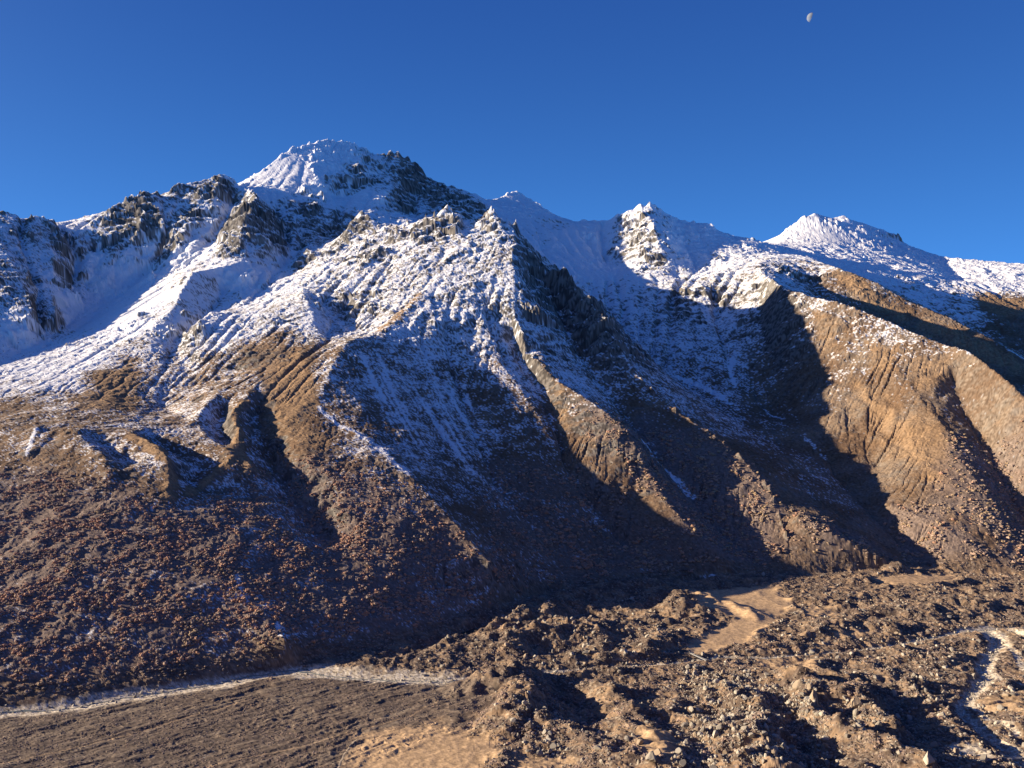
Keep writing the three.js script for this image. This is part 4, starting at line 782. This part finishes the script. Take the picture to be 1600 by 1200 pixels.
// single great rocks
function greatRock(px, py, size, tint, label, stretch = [1, 1, 1], seed = 1) {
  const g = new THREE.IcosahedronGeometry(1, 3), p = g.attributes.position, R = rng(seed * 57), v = new THREE.Vector3();
  const cuts = [...Array(16)].map(() => [new THREE.Vector3(R() - 0.5, R() * 0.8 - 0.3, R() - 0.5).normalize(), 0.5 + 0.35 * R()]);
  for (let i = 0; i < p.count; i++) { v.fromBufferAttribute(p, i); for (const [n, q] of cuts) { const t = v.dot(n); if (t > q) v.addScaledVector(n, q - t); } const k = 1 + 0.05 * noise(v.x * 4 + seed, v.y * 4 + v.z * 3); const taper = stretch[3] ? 1 - stretch[3] * clamp(v.y + 0.2, 0, 1) : 1; p.setXYZ(i, v.x * k * stretch[0] * taper, v.y * k * stretch[1], v.z * k * stretch[2] * taper); }
  g.deleteAttribute('uv'); g.computeVertexNormals();
  const o = new THREE.Mesh(g, stoneMaterials[tint]), [x, d] = ground(px, py); o.scale.setScalar(size); o.position.set(x, relief(x, d) + size * 0.25, -d); o.rotation.y = R() * 6;
  return tag(o, 'rock', label, 'rock');
}
greatRock(1450, 1190, 9, 0, 'pale grey pyramid-shaped rock standing beside the dark hollow at lower right', [0.8, 1.0, 0.8, 0.75], 3);
greatRock(1271, 1095, 13, 3, 'tall tan rock tower leaning on the moraine ridge crest', [0.55, 1.25, 0.6, 0.5], 5);
greatRock(1248, 1072, 12, 3, 'broad tan outcrop next to the tall rock tower', [0.9, 0.7, 0.8, 0.3], 8);
greatRock(1338, 1100, 12, 3, 'rubbly pyramid of tan rock right of the tall tower', [0.9, 0.9, 0.8, 0.7], 11);
greatRock(1018, 1185, 9, 1, 'grey outcrop at the bottom edge in the boulder field', [1.1, 0.6, 0.8, 0.3], 14);
greatRock(46, 1033, 7, 2, 'dark square boulder standing in the shrubs at far left', [1.0, 0.9, 0.9, 0.1], 17);
greatRock(1412, 1010, 4.5, 0, 'rounded white boulder in the stream, the nearer to the centre of a pair', [1.1, 0.8, 0.9, 0], 20);
greatRock(1431, 1007, 4.5, 0, 'rounded white boulder in the stream, the farther right of a pair', [1.0, 0.8, 0.9, 0], 23);

// ------------------------------------------------------------------ footbridges and poles
const deckWood = new THREE.MeshStandardMaterial({ name: 'weathered_planks', color: new THREE.Color().setRGB(0.42, 0.41, 0.39), roughness: 0.9 });
const railMetal = new THREE.MeshStandardMaterial({ name: 'grey_rail', color: new THREE.Color().setRGB(0.30, 0.30, 0.30), roughness: 0.7, metalness: 0.2 });
const poleWood = new THREE.MeshStandardMaterial({ name: 'pole_wood', color: new THREE.Color().setRGB(0.30, 0.26, 0.21), roughness: 0.9 });
function footbridge(a, b, width, label, planks) {
  const [ax, ad] = ground(...a), [bx, bd] = ground(...b), A = new THREE.Vector3(ax, relief(ax, ad) + 1.6, -ad), B = new THREE.Vector3(bx, relief(bx, bd) + 1.6, -bd), len = A.distanceTo(B), o = new THREE.Group();
  o.position.copy(A); o.lookAt(B);
  const part = (name, geo, m, parent = o) => { const q = new THREE.Mesh(geo, m); q.name = name; q.castShadow = q.receiveShadow = true; parent.add(q); return q; };
  const box = (w, h, l, x, y, z) => new THREE.BoxGeometry(w, h, l).translate(x, y, z);
  for (const s of [-1, 1]) {
    part('beam', box(0.35, 0.5, len, s * (width / 2 - 0.3), -0.45, len / 2), railMetal);
    const rail = part('railing', mergeGeometries([box(0.12, 0.12, len, s * width / 2, 1.1, len / 2), box(0.08, 0.08, len, s * width / 2, 0.6, len / 2)]), railMetal);
    for (let k = 0; k <= 10; k++) part('post', box(0.1, 1.1, 0.1, s * width / 2, 0.5, len * k / 10), railMetal, rail);
    part('abutment', box(width + 1, 2.6, 2.2, 0, -1.6, s < 0 ? -0.6 : len + 0.6), stoneMaterials[1]);
  }
  const deck = part('deck', box(width - 0.1, 0.08, len, 0, -0.16, len / 2), railMetal);
  for (let k = 0; k < planks; k++) part('plank', box(width, 0.1 + 0.02 * (k % 3), len / planks - 0.06, 0, -0.05, len * (k + 0.5) / planks), deckWood, deck);
  return tag(o, 'footbridge', label, 'footbridge');
}
footbridge([1079, 1022], [1103, 1033], 2.2, 'short pale footbridge over the stream below the golden meadow', 40);
footbridge([1530, 1190], [1598, 1186], 1.6, 'long slender grey footbridge over the brook in the bottom right corner', 60);
function pole(px, py, height, label) {
  const [x, d] = ground(px, py), o = new THREE.Group(); o.position.set(x, relief(x, d) - 0.6, -d);
  const part = (name, geo, m) => { const q = new THREE.Mesh(geo, m); q.name = name; q.castShadow = true; o.add(q); };
  part('shaft', new THREE.CylinderGeometry(0.13, 0.22, height, 8).translate(0, height / 2, 0), poleWood);
  part('crossarm', new THREE.BoxGeometry(1.8, 0.16, 0.16).translate(0, height - 0.7, 0), poleWood);
  for (const s of [-1, 1]) part('insulator', new THREE.CylinderGeometry(0.08, 0.1, 0.3, 8).translate(s * 0.75, height - 0.47, 0), railMetal);
  return tag(o, 'utility_pole', label, 'utility pole');
}
pole(1401, 1192, 10, 'slim wooden pole standing by the dark hollow left of the pyramid rock');
pole(1596, 1026, 10, 'slim wooden pole at the far right edge beside the gravel brook');

// ------------------------------------------------------------------ the moon: the half the sun reaches
{
  const dir = new THREE.Vector3(1268 - 800, 600 - 27.5, -FOCAL).normalize(), dist = 12000, rad = dist * 7.0 / Math.hypot(FOCAL, 468, 572);
  const g = new THREE.SphereGeometry(rad, 64, 40, 0, Math.PI * 2, 0, 1.45), p = g.attributes.position, col = [], v = new THREE.Vector3();
  for (let i = 0; i < p.count; i++) { v.fromBufferAttribute(p, i).divideScalar(rad); const m = 0.15 + 0.06 * fbm(v.x * 1.7 + 5, v.z * 1.7 + v.y * 2, 4); col.push(m * 0.88, m, m * 1.2); }  // mottled grey dust; blue tint paints in sky scatter and offsets warm sunlight
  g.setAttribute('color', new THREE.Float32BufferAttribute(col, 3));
  const o = new THREE.Mesh(g, new THREE.MeshStandardMaterial({ name: 'moon_dust_sky_tint', vertexColors: true, roughness: 1, side: THREE.DoubleSide }));
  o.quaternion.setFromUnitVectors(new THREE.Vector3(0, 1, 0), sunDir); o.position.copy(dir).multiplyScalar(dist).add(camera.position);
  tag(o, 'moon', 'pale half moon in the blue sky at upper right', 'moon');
}

renderer.render(scene, camera);
